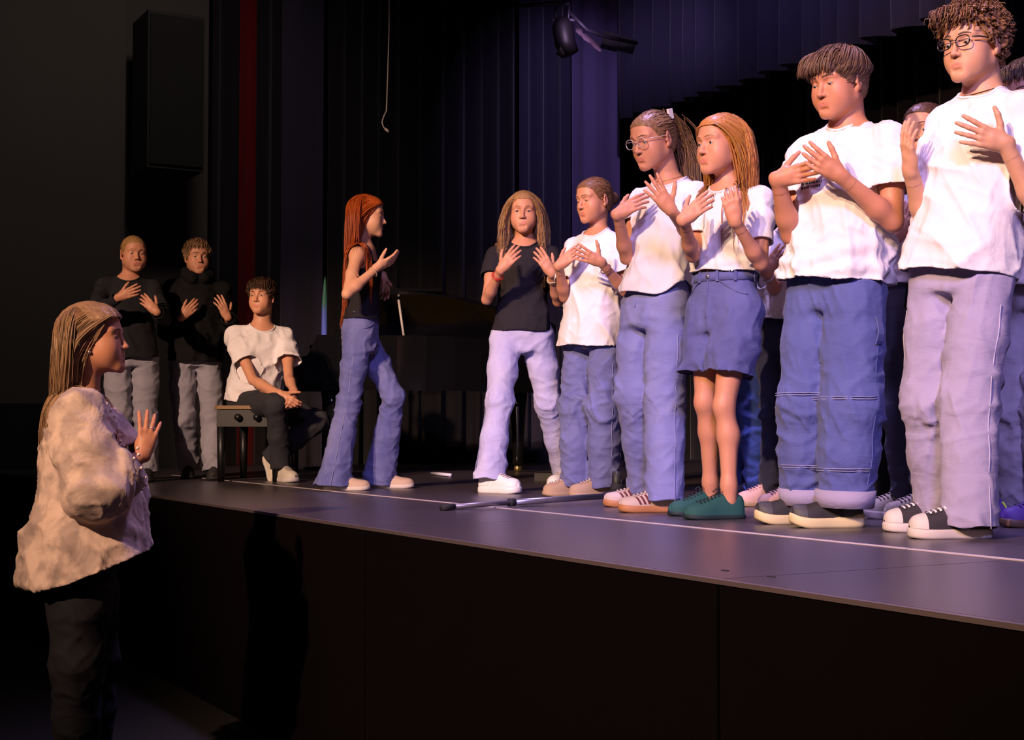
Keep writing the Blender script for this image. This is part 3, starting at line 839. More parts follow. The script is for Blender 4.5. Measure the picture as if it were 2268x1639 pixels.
def band_ring(info, J, wt, width, mt, par):
    P, Nb, up = info['P'], info['Nb'], info['up']; n = 48; V = []; F = []
    for j, (dz, o) in enumerate(((0, -.004), (0, .0035), (-width, .0045), (-width, -.004))):
        c = P+info['ax']*wt+up*dz
        for i in range(n):
            a = 2*math.pi*i/n; v = info['rh']*math.cos(a)+info['fh']*math.sin(a)
            p = J.march(c, v, .3); V.append(p+v*o)
    for j in range(3):
        for i in range(n): F.append([j*n+i, j*n+(i+1)%n, (j+1)*n+(i+1)%n, (j+1)*n+i])
    wb = mesh_obj('waistband', V, F, mt, par); 
    b = MB(); c = P+info['ax']*wt-up*width*.5; p = J.march(c, info['fh'], .3)
    x = info['fh']; b.tube([p+x*.002, p+x*.010], [.009, .008], 10); b.build('button', M_STEEL, par, True)
    for a in (-60, -25, 25, 60, 100, -100):
        v = info['fh']*math.cos(math.radians(a))+info['rh']*math.sin(math.radians(a)); p = J.march(c, v, .3)+v*.006
        MB().box(p, (.005, .003, width*.62), np.cross(up, v), v, up).build('belt_loop', mt, par)
    for a in (1,):
        pts = []
        for i in range(8):
            cc = c-up*(.012+.15*i/7); v = info['fh']; pts.append(J.march(cc, v, .3)+v*.003)
        MB().tube(pts, .003, 5).build('fly_seam', mt, par, True)
    for sg in (-1, 1):
        pts = []
        for i in range(10):
            f = i/9; a = math.radians(28+50*f)*sg; cc = c-up*(.02+.055*math.sin(f*1.5)**1.5+.0*f)
            v = info['fh']*math.cos(a)+info['rh']*math.sin(a); pts.append(J.march(cc, v, .3)+v*.003)
        MB().tube(pts, .0025, 5).build('pocket_seam', mt, par, True)

def make_top(I, T_, root, dm, ch):
    P, Nb, ax, up, k, B, wa, Lt, rs = I['P'], I['Nb'], I['ax'], I['up'], I['k'], dm['B'], dm['wa'], I['Lt'], I['rs']
    sh, el, wr, fy, rt, rh = I['sh'], I['el'], I['wr'], I['fy'], I['rt'], I['rh']
    kind = T_['kind']; lo = T_.get('loose', .012); th = T_['hem']; UP = np.array([0,0,1.0])
    fl = T_.get('flare', 0.0); belly = T_.get('belly', 0.0)
    hx = max(dm['hipA'], dm['chA'])*k*B
    if kind == 'cami' or T_.get('fitted'):
        lev = [(th-.06,dm['hipA']*k*B+lo+.014,dm['hipB']*k*B+lo+.014,0),(.38,dm['wsA']*k*B+lo*.8,dm['wsB']*k*B+lo,.004),(.72,dm['chA']*k*B+lo,dm['chB']*k*B+lo*1.2,.008),(.90,.122*k*B+lo*.6,.080*k*B+lo*.6,0),(1.0,.060*k,.058*k,-.004)]
    else:
        lev = [(th-.08,hx+lo*2.2+fl+.006,dm['hipB']*k*B+lo*2.6+fl+.010,belly*.6),(.30,max(dm['wsA']+.012,dm['chA']*.95)*k*B+lo*1.6+fl*.4,max(dm['wsB'],dm['chB']*.92)*k*B+lo*2.0+belly*.5,belly),(.70,dm['chA']*k*B+lo,dm['chB']*k*B+lo*1.3,.008+belly*.4),(.90,.124*k*B+lo*.5,.082*k*B+lo*.6,-.003),(1.0,.060*k,.058*k,-.004)]
    tor = loft(P, Nb, rh, rt, lev, 2.25)
    allp = [P+ax*(th-.1), Nb]+[sh[s] for s in 'RL']+[el[s] for s in 'RL']+([wr[s] for s in 'RL'] if kind in ('long', 'blouse') else [])
    Fd = Field(np.min(allp, 0)-.22, np.max(allp, 0)+.20, ch)
    Fd.add(tor, .02)
    sl = {}; fore = {}
    if kind != 'cami':
        for s in 'RL':
            Fd.add(cap(Nb-up*.036-fy*.010, .054*k, sh[s]+up*.004, .046*k*wa+lo*.25), .05)
            if kind == 'tee':
                f = T_.get('sleeve', .5); e = sh[s]+(el[s]-sh[s])*(f+.14)
                dn = -UP*T_.get('droop', .006)
                sl[s] = chain([sh[s], sh[s]+(el[s]-sh[s])*f*.5, e+dn], [.047*k*wa*B+lo*.3, .049*k*wa*B+lo*.8, .047*k*wa*B+lo*1.5], .02)
                Fd.add(sl[s], .035)
            else:
                r0 = T_.get('sr', (.056,.052,.050,.042))
                sl[s] = chain([sh[s], (sh[s]+el[s])/2, el[s]], [r0[0]*k*B, r0[1]*k*B, r0[2]*k*B], .03)
                Fd.add(sl[s], .035)
                e = wr[s]+(wr[s]-el[s])*.12*0
                cf = T_.get('cut', .93)
                fore[s] = chain([el[s], el[s]+(wr[s]-el[s])*.5, el[s]+(wr[s]-el[s])*(cf+.2)], [r0[2]*k*B, (r0[2]+r0[3])/2*k*B, r0[3]*k], .02)
                Fd.add(fore[s], .012)
    if T_.get('hood'):
        hb = Nb-fy*.055+up*.03
        for i in range(9):
            a = math.radians(-150+300*i/8)
            v = -fy*math.cos(a)+rt*math.sin(a)
            c = Nb+up*(.030+.030*math.cos(a))+v*.082+fy*.012
            Fd.add(ell(c, np.array([.034,.034,.040])), .03)
        Fd.add(ell(Nb-fy*.10-up*.04, np.array([.10,.06,.10])), .04)
    V, Q = Fd.mesh(); T = tris(Q); n = vnormals(V, T)
    t = ((V-P)@up)/Lt
    am = T_.get('wr', 1.0)
    low = np.clip((.75-t)/.6, 0, 1)
    V = V+n*(am*(.0070+.0080*low)*folds(V, rs, .15, 6, (1,1,.45), 2.0)+am*.0042*folds(V, rs, .075, 7, (1,1,.9)))[:, None]
    if T_.get('bunch'):
        zz = ((V-P)@up)-(th*Lt); V = V+n*(T_['bunch']*np.exp(-(zz/.13)**2)*(.6*np.sin(zz*95+2.2*np.sin((V@rt)*14)+1.5*np.sin((V@fy)*17))+.4*waves(V, rs, .06, 4, (.5,.5,1.2))))[:, None]
    # hem
    x = (V-P)@rt; y = (V-P)@fy
    hz = th+T_.get('tilt', 0)*x/Lt+T_.get('tiltf', 0)*y/Lt
    if T_.get('slit'): hz = hz+T_['slit']*np.exp(-((np.abs(x)-.165)/.045)**2)*np.exp(-(y/.10)**2)
    if T_.get('shirttail'): hz = hz+T_['shirttail']*np.exp(-((y)/.07)**2)
    hz = hz+.006*np.sin(x*31+1)+.004*np.sin(y*37)
    V, T = clip(V, T, hz-((V-P)@up)/Lt)
    # neckline
    nd = T_.get('neck', (.074,.082,.062,.016,.016))     # rx, ry, rz, fwd, up
    if not T_.get('hood') and kind != 'cami':
        c = Nb+fy*nd[3]*k+up*nd[4]*k; r = np.array(nd[:3])*k*np.array([1,1,1])
        d = V-c; g = 1-np.sqrt(((d@rt)/r[0])**2+((d@fy)/r[1])**2+((d@up)/r[2])**2)
        V, T = clip(V, T, g)
    elif T_.get('hood'):
        c = Nb+fy*.035+up*.07; r = np.array([.060,.075,.085])*k
        d = V-c; V, T = clip(V, T, 1-np.sqrt(((d@rt)/r[0])**2+((d@fy)/r[1])**2+((d@up)/r[2])**2))
    elif kind == 'cami':
        d = V-(P+ax*T_.get('upper', .80)); g = (d@up)+.03*np.cos((d@rt)*22)*0-.055*np.clip(np.abs(d@rt)/.12, 0, 1)*((d@fy) > 0)+.02
        V, T = clip(V, T, g)
    for s in 'RL':
        if s in sl and kind == 'tee':
            f = T_.get('sleeve', .5); ad = nrm(el[s]-sh[s]); ep = sh[s]+(el[s]-sh[s])*f
            dt = tor(V[:,0], V[:,1], V[:,2]); ds = sl[s](V[:,0], V[:,1], V[:,2])
            V, T = clip(V, T, np.minimum((V-ep)@ad, np.minimum(dt-ds, .16-np.linalg.norm(V-ep, axis=1))))
        elif s in fore:
            cf = T_.get('cut', .93); ad = nrm(wr[s]-el[s]); ep = el[s]+(wr[s]-el[s])*cf
            dt = tor(V[:,0], V[:,1], V[:,2]); ds = fore[s](V[:,0], V[:,1], V[:,2])
            V, T = clip(V, T, np.minimum((V-ep)@ad, np.minimum(dt-ds+.01, .13-np.linalg.norm(V-ep, axis=1))))
    V = relax_boundary(V, T, 2)
    e = boundary(T)
    V2, T2 = rim(V, T, .005)
    if kind == 'tee':                                    # cloth of the trunk behind a sleeve that lies against it
        G = Field(tor.lo-.02, tor.hi+.02, ch*1.5); G.add(tor, .02); v3, q3 = G.mesh(); t3 = tris(q3)
        v3 = v3-vnormals(v3, t3)*.006; tt = ((v3-P)@up)/Lt
        sd = np.min([np.linalg.norm(v3-(sh[s]+(el[s]-sh[s])*.6), axis=1) for s in 'RL'], 0)
        v3, t3 = clip(v3, t3, np.maximum(np.maximum(th+.04-tt, tt-.84), sd-.20))
        T2 = np.concatenate([T2, t3+len(V2)]); V2 = np.concatenate([V2, v3])
    to = mesh_obj(T_.get('name', 'shirt'), V2, [T2], T_['mat'], root); ORG[to.name] = ORG[root.name]
    I['top'] = to; I['TF'] = Fd
    if not T_.get('hood') and kind != 'cami' and T_.get('collar', True):
        # ribbed collar along the neckline
        c = Nb+fy*nd[3]*k+up*nd[4]*k; r = np.array(nd[:3])*k; bv = np.unique(e); d = V[bv]-c
        val = np.abs(1-np.sqrt(((d@rt)/r[0])**2+((d@fy)/r[1])**2+((d@up)/r[2])**2)); m = val < .12
        if m.sum() > 24:
            pv = V[bv][m]; an = np.arctan2((pv-c)@fy, (pv-c)@rt); pts = []
            for i in range(44):
                t0 = -math.pi+2*math.pi*i/44; w_ = np.exp(-(np.angle(np.exp(1j*(an-t0)))/.13)**2)
                if w_.sum() > .3: pts.append((pv*w_[:, None]).sum(0)/w_.sum())
            if len(pts) > 30: MB().tube(pts+[pts[0]], .0058*k, 6, False).build('collar', T_.get('cmat', T_['mat']), to, True)
    if kind == 'cami':
        for sg in (-1, 1):
            pts = []
            for i in range(15):
                f = i/14; a = math.pi*f
                base = P+ax*(.80+.16*math.sin(a))+rt*sg*.075*k; v = fy*math.cos(a)+up*.6*math.sin(a); v = nrm(v)
                p = I['BF'].march(base-v*.0, v, .25); pts.append(p+v*.003)
            MB().tube(pts, .005, 6).build('strap', T_['mat'], to, True)
    for s in fore:
        if T_.get('cuffmat'):
            ad = nrm(wr[s]-el[s]); ep = el[s]+(wr[s]-el[s])*T_.get('cut', .93)
            cuff_ring(I, fore[s], ep, ad, .05, .003, T_['cuffmat'], to, 'cuff', rs)

# ------------------------------------------------------------------ hair styles
def make_hair(I, S):
    rs = I['rs']; s = I['hs']; Rh, Hc, HF, q = I['Rh'], I['Hc'], I['HF'], I['q']
    col = np.array(S['col']); style = S['style']; root = I['root']
    drop = S.get('drop', 0)
    vol = S.get('vol', .010)*s
    # cap that follows the skull
    h = .0048*s if q >= 1 else .0062*s
    G = Field(np.array([-.10,-.125,-.095])*s, np.array([.10,.105,.135])*s, h)
    G.add(ell(np.array([0,-.014,.030])*s, np.array([.0735,.096,.083])*s+vol), .01)
    G.add(ell(np.array([0,.050,.040])*s, np.array([.052,.036,.048])*s+vol*.6), .03*s)
    G.add(ell(np.array([0,-.055,-.02])*s, np.array([.056,.046,.06])*s+vol*.6), .03*s)
    V, Q = G.mesh(); T = tris(Q); n = vnormals(V, T)
    if style in ('curly',): V = V+n*(.006*s*waves(V, rs, .03*s, 8))[:, None]
    else: V = V+n*(.0010*s*waves(V, rs, .014*s, 6, (1,.35,.35)))[:, None]
    V, T = clip(V, T, -hairline(V, s, drop))
    V, T = rim(V, T, .006*s)
    cols = np.clip(col[None]*(1+.16*waves(V, rs, .012, 6, (1,.3,.3)))[:, None], .002, 1)
    cap_o = mesh_obj('hair', V@Rh.T+Hc, [T], M_HAIR, root, cols=cols); ORG[cap_o.name] = ORG[root.name]
    # roots
    n_ = S.get('n', 260); n_ = n_ if q >= 1 else int(n_*.6)
    d = rs.normal(size=(n_*6, 3)); d /= np.linalg.norm(d, axis=1, keepdims=True)
    R0 = d*(np.array([.0735,.096,.083])*s+vol*.7)+np.array([0,-.014,.030])*s
    R0 = R0[hairline(R0, s, drop) > .004][:n_]
    gl = Rh.T@np.array([0,0,-1.0])                       # gravity in head space
    cr = np.array([.0735,.096,.083])*s; cc = np.array([0,-.014,.030])*s
    fr = np.array([.060,.070,.085])*s; fc = np.array([0,.020,-.028])*s
    def push(P, extra):
        for c_, r_ in ((cc, cr), (fc, fr)):
            rr = (r_+extra)*np.ones_like(P); dd = (P-c_)/rr; L = np.maximum(np.linalg.norm(dd, axis=1), 1e-6); m = L < 1
            P[m] = c_+dd[m]/L[m][:, None]*rr[m]
        return P
    bodyp = I['body'][:1]+I['body'][1:4]
    def push_body(P, extra):
        Wp = P@Rh.T+Hc; 
        for it in range(2):
            def D(X):
                dd = np.full(len(X), 1.0)
                for pr, kk in bodyp: dd = np.minimum(dd, pr(X[:,0], X[:,1], X[:,2]))
                return dd
            v = D(Wp)-extra; m = v < 0
            if m.any():
                X = Wp[m]; e = .004; g = np.stack([D(X+np.eye(3)[i]*e)-D(X-np.eye(3)[i]*e) for i in range(3)], 1); g /= np.maximum(np.linalg.norm(g, axis=1, keepdims=True), 1e-9)
                Wp[m] = X-g*v[m][:, None]
        return (Wp-Hc)@Rh
    nseg = S.get('seg', 10); L0 = S.get('len', .10)*s; ex = vol*(.85 if style in ('short',) else .6)+rs.uniform(0, S.get('puff', .006), len(R0))*s
    kind = style
    sidesign = np.where(R0[:,0]-S.get('part', 0)*s >= 0, 1.0, -1.0)
    ph = rs.uniform(0, 6.28, len(R0)); fq = rs.uniform(.8, 1.3, len(R0))
    crown = np.array([0,-.055,.100])*s
    tie = np.array(S.get('tie', (0,-.115,.03)))*s
    back = rs.uniform(0, 1, len(R0))
    LEN = L0*rs.uniform(.75, 1.08, len(R0))
    def step(P, i, D, dl):
        u = i/nseg
        if kind == 'long':
            nrm_ = (P-cc)/cr**2; nrm_ /= np.linalg.norm(nrm_, axis=1, keepdims=True)
            side = np.zeros_like(P); side[:,0] = sidesign
            away = np.zeros_like(P); away[:,1] = np.where(P[:,1] > -.02*s, -S.get('swept', .8), -.1)
            f = np.clip((P[:,2]/s+.02)/.11, 0, 1)[:, None]
            v = gl[None]*(1.1-.5*f)+side*f*.85+away*f*.9+away*.25*(1-f)*(np.linalg.norm(P, axis=1) < .16*s)[:, None]
            v += .16*np.stack([np.sin(i*.9*fq+ph), np.cos(i*.8*fq+ph), 0*ph], 1)*min(1, u*2)*S.get('wavy', .6)
        elif kind in ('tied',):
            to = tie-P; dist = np.linalg.norm(to, axis=1, keepdims=True); v = to/np.maximum(dist, 1e-6)
            dl = np.minimum(dl, dist[:,0]/max(nseg-i, 1)*1.25)
        elif kind == 'short':
            to = P-crown; to[:,2] *= .3; to /= np.maximum(np.linalg.norm(to, axis=1, keepdims=True), 1e-6)
            fw = np.array(S.get('comb', (0, .6, 0)))[None]
            v = to*.8+fw*(.4+.6*(P[:,2:3] > .05*s))+gl[None]*(.25+1.1*u)
            v += .25*np.stack([np.sin(i*1.1*fq+ph), np.cos(i*.9*fq+2*ph), .4*np.sin(ph*3)], 1)*S.get('mess', .5)
        elif kind == 'curly':
            nn = (P-cc)/cr; nn /= np.linalg.norm(nn, axis=1, keepdims=True)
            a = i*1.35*fq+ph; x = np.cross(nn, np.array([.3,.5,.8])); x /= np.linalg.norm(x, axis=1, keepdims=True); y = np.cross(nn, x)
            v = nn*.30+gl[None]*.35*u+np.array([0,.30,0])[None]*(P[:,1:2] > 0)+(x*np.cos(a)[:,None]+y*np.sin(a)[:,None])*1.25
        if kind in ('short', 'long'):
            en = (P-cc)/cr**2; en /= np.linalg.norm(en, axis=1, keepdims=True); al = np.sum(v*en, 1, keepdims=True)
            near = (P[:,2:3] > (.0 if kind == 'short' else .02)*s)
            v = v-en*np.maximum(al, 0)*S.get('hug', .85)*near
            if kind == 'short': v = v-en*(np.maximum(al, 0)*.9+.30)*(P[:,2:3] < .045*s)
        v = v/np.maximum(np.linalg.norm(v, axis=1, keepdims=True), 1e-9)
        D = v if i == 0 else .5*D+.5*v
        P = P+D*dl[:, None]
        P = push(P, (ex*(1-.5*u))[:, None])
        if kind == 'long' and u > .2: P = push_body(P, .016+.010*back)
        if kind == 'long':                                # keep the face clear
            fm = (P[:,1] > .035*s) & (P[:,2] < .07*s) & (P[:,2] > -.14*s); lim = S.get('face_w', .058)*s
            m = fm & (np.abs(P[:,0]) < lim); P[m,0] = np.sign(P[m,0]+1e-9*sidesign[m])*lim
        return P, D
    W0 = S.get('w', .006)*s*rs.uniform(.6, 1.3, len(R0))
    if kind in ('short', 'curly'): LEN = LEN*np.interp(R0[:,2]/s, [-.08,-.02,.05,.11], S.get('taper', (.25,.45,.85,1.0)))
    if kind == 'curly': LEN = LEN*np.where(R0[:,2] < .045*s, .42, 1.0)
    if kind == 'short': LEN = LEN*np.interp(R0[:,1]/s, [-.02,.04,.08], [1, .62, .42])
    X, Tn = locks(R0, step, nseg, LEN, W0, rs, col)
    out = X-np.array([0,-.02,0])*s
    V, Fq, cols = lock_mesh(X, Tn, out, W0, rs, col, S.get('var', .11), S.get('flat', .38), S.get('tip', .25))
    allV = [V]; allF = [Fq]; allC = [cols]; off = len(V)
    # fringe
    if S.get('fringe'):
        fn, fl, fx = S['fringe']                          # count, length, sideways drift
        xs = rs.uniform(-.062, .062, fn)*s; zz = rs.uniform(.075, .108, fn)*s
        R1 = np.stack([xs, (.040+.03*(1-(xs/(.065*s))**2))*s*np.ones(fn)-.5*(zz-.075*s), zz], 1)
        e2 = rs.uniform(.004, .014, fn)*s; p2 = rs.uniform(0, 6.28, fn)
        def step2(P, i, D, dl):
            u = i/8; fw = np.stack([fx+.12*np.sin(p2+i*.5)+xs/s*2.0*u, np.full(fn, .75-1.1*u), np.full(fn, .05-1.15*u)], 1)
            if S.get('curlfringe'): fw += .9*np.stack([np.cos(i*1.5+p2), .3*np.sin(p2), np.sin(i*1.5+p2)], 1)
            v = fw/np.linalg.norm(fw, axis=1, keepdims=True); D = v if i == 0 else .5*D+.5*v
            return push(P+D*dl[:, None], e2[:, None]), D
        w1 = S.get('w', .006)*s*rs.uniform(.7, 1.4, fn)
        X, Tn = locks(R1, step2, 8, fl*s*rs.uniform(.75, 1.1, fn), w1, rs, col)
        V, Fq, cols = lock_mesh(X, Tn, X-fc, w1, rs, col, .16, .42, .2)
        allV.append(V); allF.append(Fq+off); allC.append(cols); off += len(V)
    # tail or bun hanging from the tie point
    if S.get('tail'):
        tn, tl, tw = S['tail']; R2 = tie[None]+rs.normal(size=(tn, 3))*np.array(S.get('tail_spread', (.014,.010,.014)))*s; o2 = rs.uniform(0, 1, tn); p2 = rs.uniform(0, 6.28, tn)
        def step3(P, i, D, dl):
            u = i/14; v = gl[None]*(.4+1.2*u)+np.array([0,-.35*(1-u)**3,0])[None]+.08*np.stack([np.sin(i*.8+p2), np.cos(i*.7+p2), 0*p2], 1)+.14*rs.normal(size=(tn, 3))*0
            v += np.stack([np.cos(p2), np.sin(p2), 0*p2], 1)*.10*tw*(u < .4)
            v /= np.linalg.norm(v, axis=1, keepdims=True); D = v if i == 0 else .5*D+.5*v
            P = push(P+D*dl[:, None], .006*s+.01*o2[:, None]*s); P = push_body(P, .018+.014*o2); return P, D
        w2 = S.get('w', .006)*s*rs.uniform(.7, 1.4, tn)
        X, Tn = locks(R2, step3, 14, tl*s*rs.uniform(.8, 1.05, tn), w2, rs, col)
        V, Fq, cols = lock_mesh(X, Tn, X-np.array([0,.05,0])*s, w2, rs, col, .16, .45, .2)
        allV.append(V); allF.append(Fq+off); allC.append(cols); off += len(V)
    if S.get('bun'):
        br = S['bun']*s; tn = 60; a0 = rs.uniform(0, 6.28, tn); a1 = rs.uniform(-1, 1, tn); X = []
        c = tie+np.array([0,-.75,.0])*br
        for i in range(tn):
            th = np.linspace(0, 4.5, 12)+a0[i]; z = a1[i]*.85; rr = br*math.sqrt(1-z*z)*rs.uniform(.9, 1.08)
            loc = np.stack([rr*np.cos(th), z*br*.8+0*th, rr*np.sin(th)], 1); X.append(c+loc)
        X = np.array(X); Tn = np.gradient(X, axis=1); Tn /= np.linalg.norm(Tn, axis=2, keepdims=True); w2 = np.full(tn, .007*s)
        V, Fq, cols = lock_mesh(X, Tn, X-c, w2, rs, col, .16, .5, .4)
        allV.append(V); allF.append(Fq+off); allC.append(cols); off += len(V)
    mesh_obj('hair_locks', np.concatenate(allV)@Rh.T+Hc, [np.concatenate(allF)], M_HAIR, cap_o, cols=np.concatenate(allC))
# ------------------------------------------------------------------ the stage and the room
AUD = -0.9                                               # auditorium floor
M_FLOOR = mat('stage_floor', (.060,.048,.058), .34, noise=(2.2, .5, (.085,.068,.078)), bump=((14, 260, 14), .05), spec=.5)
M_SKIRT = mat('stage_front', (.0028,.0019,.0022), .95, noise=(4, .4, (.0040,.0025,.0030)), spec=.03)
M_NOSE = mat('edge_trim', (.20,.16,.17), .4, .6)
M_TAPE = mat('white_tape', (.62,.54,.56), .6, noise=(8, .5, (.45,.38,.40)))
M_WALL = mat('wall_paint', (.085,.072,.064), .9, noise=(2, .3, (.072,.060,.054)), bump=(60,.05))
M_VEL = mat('black_velvet', (.018,.015,.020), .95, sheen=.25, bump=(200,.08), spec=.1)
M_VEL2 = mat('blue_black_velvet', (.045,.038,.070), .95, sheen=.3, bump=(200,.08), spec=.1)
M_REDV = mat('red_velvet', (.18,.006,.010), .9, sheen=.2, spec=.1)
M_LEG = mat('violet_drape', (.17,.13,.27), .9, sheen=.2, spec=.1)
def struct(name, mt, mb, smooth=False):
    o = mb.build(name, mt, None, smooth, loc=np.mean(np.array(mb.V), 0)); o['kind'] = 'structure'; return o
def struct_root(name, loc):
    o = empty(name, loc); ORG[o.name] = np.asarray(loc, float); o['kind'] = 'structure'; return o
def s_at(px, t):
    """upstage distance at which the line 'along N at distance t' crosses picture column px"""
    k = (px-CX)/FPX; p = st(t, 0); return (k*p[1]-p[0])/(N[0]-k*N[1])
def stage():
    fl = struct_root('floor', st(0, 0))
    proto = None
    for i in range(-3, 5):
        for j in range(0, 8):
            c = st(i*2.0+1.0, j*.955+.4775, -.012)
            if proto is None:
                b = MB(); b.box((0,0,0), (.9975, .475, .012), E, N); proto = b.build('floor_panel', M_FLOOR, None); o = proto
            else: o = proto.copy(); C.objects.link(o)
            o.parent = fl; o.location = tuple(c-st(0, 0))
    MB().box(st(2, 3.85, -.04), (8, 3.84, .015), E, N).build('subfloor', M_RUBBER, fl)
    for px, py in ((1606,1264), (1708,1278)):
        MB().box(on_floor(px, py)+np.array([0,0,.0008]), (.012, .004, .001), E, N).build('floor_slot', M_RUBBER, fl)
    wf = struct_root('wall_front', st(0, .03, AUD))
    for i in range(-3, 5):
        MB().box(st(i*2.0+1.0, -.004, (AUD-.014)/2), (.994, .012, (-AUD-.014)/2), E, N).build('front_panel', M_SKIRT, wf)
    b = MB(); b.box(st(2, -.008, -.006), (8, .010, .0055), E, N); struct('trim_1', M_NOSE, b)
    tp = thing('floor_tape', st(0, .95), 'broken white tape line stuck along the stage floor', 'tape')
    rs = np.random.RandomState(3); t = -4.5
    while t < 7.4:
        L = rs.uniform(.25, 1.1); b = MB(); b.box(st(t+L/2, .952+rs.uniform(-.004, .004), .0015), (L/2-.004, .0105*rs.uniform(.8, 1.15), .0012), nrm(E+N*rs.uniform(-.008, .008)), N)
        b.build('tape_piece', M_TAPE, tp); t += L
    # auditorium floor, far walls, ceiling
    b = MB(); b.box((0, 6, AUD-.05), (14, 16, .05)); struct('floor', mat('hall_floor', (.010,.009,.009), .7), b)
    s1 = s_at(271, 9.62)
    b = MB(); b.box(st(9.72, (s1-8)/2, 3.0), (.10, (s1+8)/2, 3.95), E, N); struct('wall_left', M_WALL, b)
    s2 = s_at(456, 9.9)
    b = MB(); b.box(st(10.0, (s1+s2)/2-.2, 3.0), (.10, (s2-s1)/2+.2, 3.95), E, N); struct('wall_left', M_WALL, b)
    b = MB(); b.box(st(9.60, -3.6, AUD+.72), (.02, s1+3.4, .72), E, N); struct('trim_2', mat('dark_dado', (.006,.006,.006), .8), b)
    b = MB(); b.box((0, 6, 7.0), (14, 16, .05)); struct('ceiling', mat('dark_ceiling', (.01,.01,.01), .9), b)
    b = MB(); b.box(st(-6.2, 3, 3.0), (.1, 6, 3.95), E, N); struct('wall_right', mat('dark_wall', (.012,.011,.012), .9), b)
    b = MB(); b.box(st(2, 7.75, 3.0), (9, .1, 3.95), E, N); struct('wall_back', mat('dark_wall', (.012,.011,.012), .9), b)
    b = MB(); b.box(st(10.9, 4.8, 3.0), (.1, 3.4, 3.95), E, N); struct('wall_wing', mat('dark_wall', (.012,.011,.012), .9), b)
stage()

def curtain(name, label, p0, p1, z0, z1, mt, wl=.16, amp=.035, seed=0, group=None, wob=.3, hemw=0.0):
    p0 = np.asarray(p0, float); p1 = np.asarray(p1, float); L = np.linalg.norm((p1-p0)[:2]); d = (p1-p0)/L; nn = np.cross(d, [0,0,1.0])
    n = max(int(L/.014), 12); rs = np.random.RandomState(seed); x = np.linspace(0, L, n)
    ph = x/wl*2*math.pi+1.2*np.sin(x/wl*.9+seed)+wob*np.cumsum(rs.normal(size=n))*.12
    am = amp*(1+.35*np.sin(x/wl*1.7+seed*2)); off = am*np.sin(ph)+.25*am*np.sin(2*ph+1)
    rows = [z0, z0+(z1-z0)*.33, z0+(z1-z0)*.66, z1]; fac = [1.12, 1.0, .9, .8]; V = []; F = []
    for th in (0, .012):
        for z, fc in zip(rows, fac):
            for i in range(n):
                zz = z+(hemw*math.sin(ph[i]*.5+seed) if z == z0 else 0)
                p = p0+d*x[i]+nn*(off[i]*fc+th); V.append([p[0], p[1], zz])
    m = 4*n
    for r in range(3):
        for i in range(n-1):
            a = r*n+i; F.append([a, a+1, a+n+1, a+n]); F.append([m+a, m+a+n, m+a+n+1, m+a+1])
    for i in range(n-1): F.append([i, m+i, m+i+1, i+1])
    for r in range(3):
        for e in (0, n-1): a = r*n+e; F.append([a, a+n, m+a+n, m+a])
    o = mesh_obj(name, V, F, mt, None, loc=((p0[0]+p1[0])/2, (p0[1]+p1[1])/2, z0))
    return tag(o, label, 'curtain', group)
def curtains():
    T = 9.75; zt = 6.6
    c = lambda a, b, t=T: (st(t, s_at(a, t)), st(t, s_at(b, t)))
    curtain('stage_curtain', 'black wing curtain right beside the lit wall edge at far left', *c(462, 534, 10.15), 0, zt, M_VEL, .20, .03, 1)
    curtain('stage_curtain', 'narrow dark red curtain strip between black drapes at left', *c(524, 564, 10.05), 0, zt, M_REDV, .11, .018, 2)
    curtain('stage_curtain', 'black curtain between the red strip and the grey leg', *c(562, 634, 9.95), 0, zt, M_VEL, .20, .03, 3)
    curtain('stage_curtain', 'dark blue-grey leg curtain directly behind the piano bench', *c(622, 712, T), 0, zt, M_VEL2, .34, .022, 4)
    curtain('stage_curtain', 'wide black pleated curtain behind the piano', *c(726, 1190, T), 0, zt, M_VEL, .21, .035, 5)
    curtain('stage_curtain', 'dark pleated curtain with faint blue sheen left of the violet one', *c(1150, 1262, T-.12), 0, zt, M_VEL2, .20, .028, 6)
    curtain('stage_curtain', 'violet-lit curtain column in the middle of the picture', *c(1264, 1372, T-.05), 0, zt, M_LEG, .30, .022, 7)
    curtain('stage_curtain', 'black backdrop curtain behind the row of singers', st(9.9, 7.3), st(-6, 7.3), 0, zt, M_VEL, .24, .04, 8)
    curtain('valance', 'pleated blue-black valance across the top above the singers', st(9.3, 6.0), st(-5.5, 6.0), 3.42, 5.2, M_VEL2, .27, .085, 9, wob=.05)
curtains()

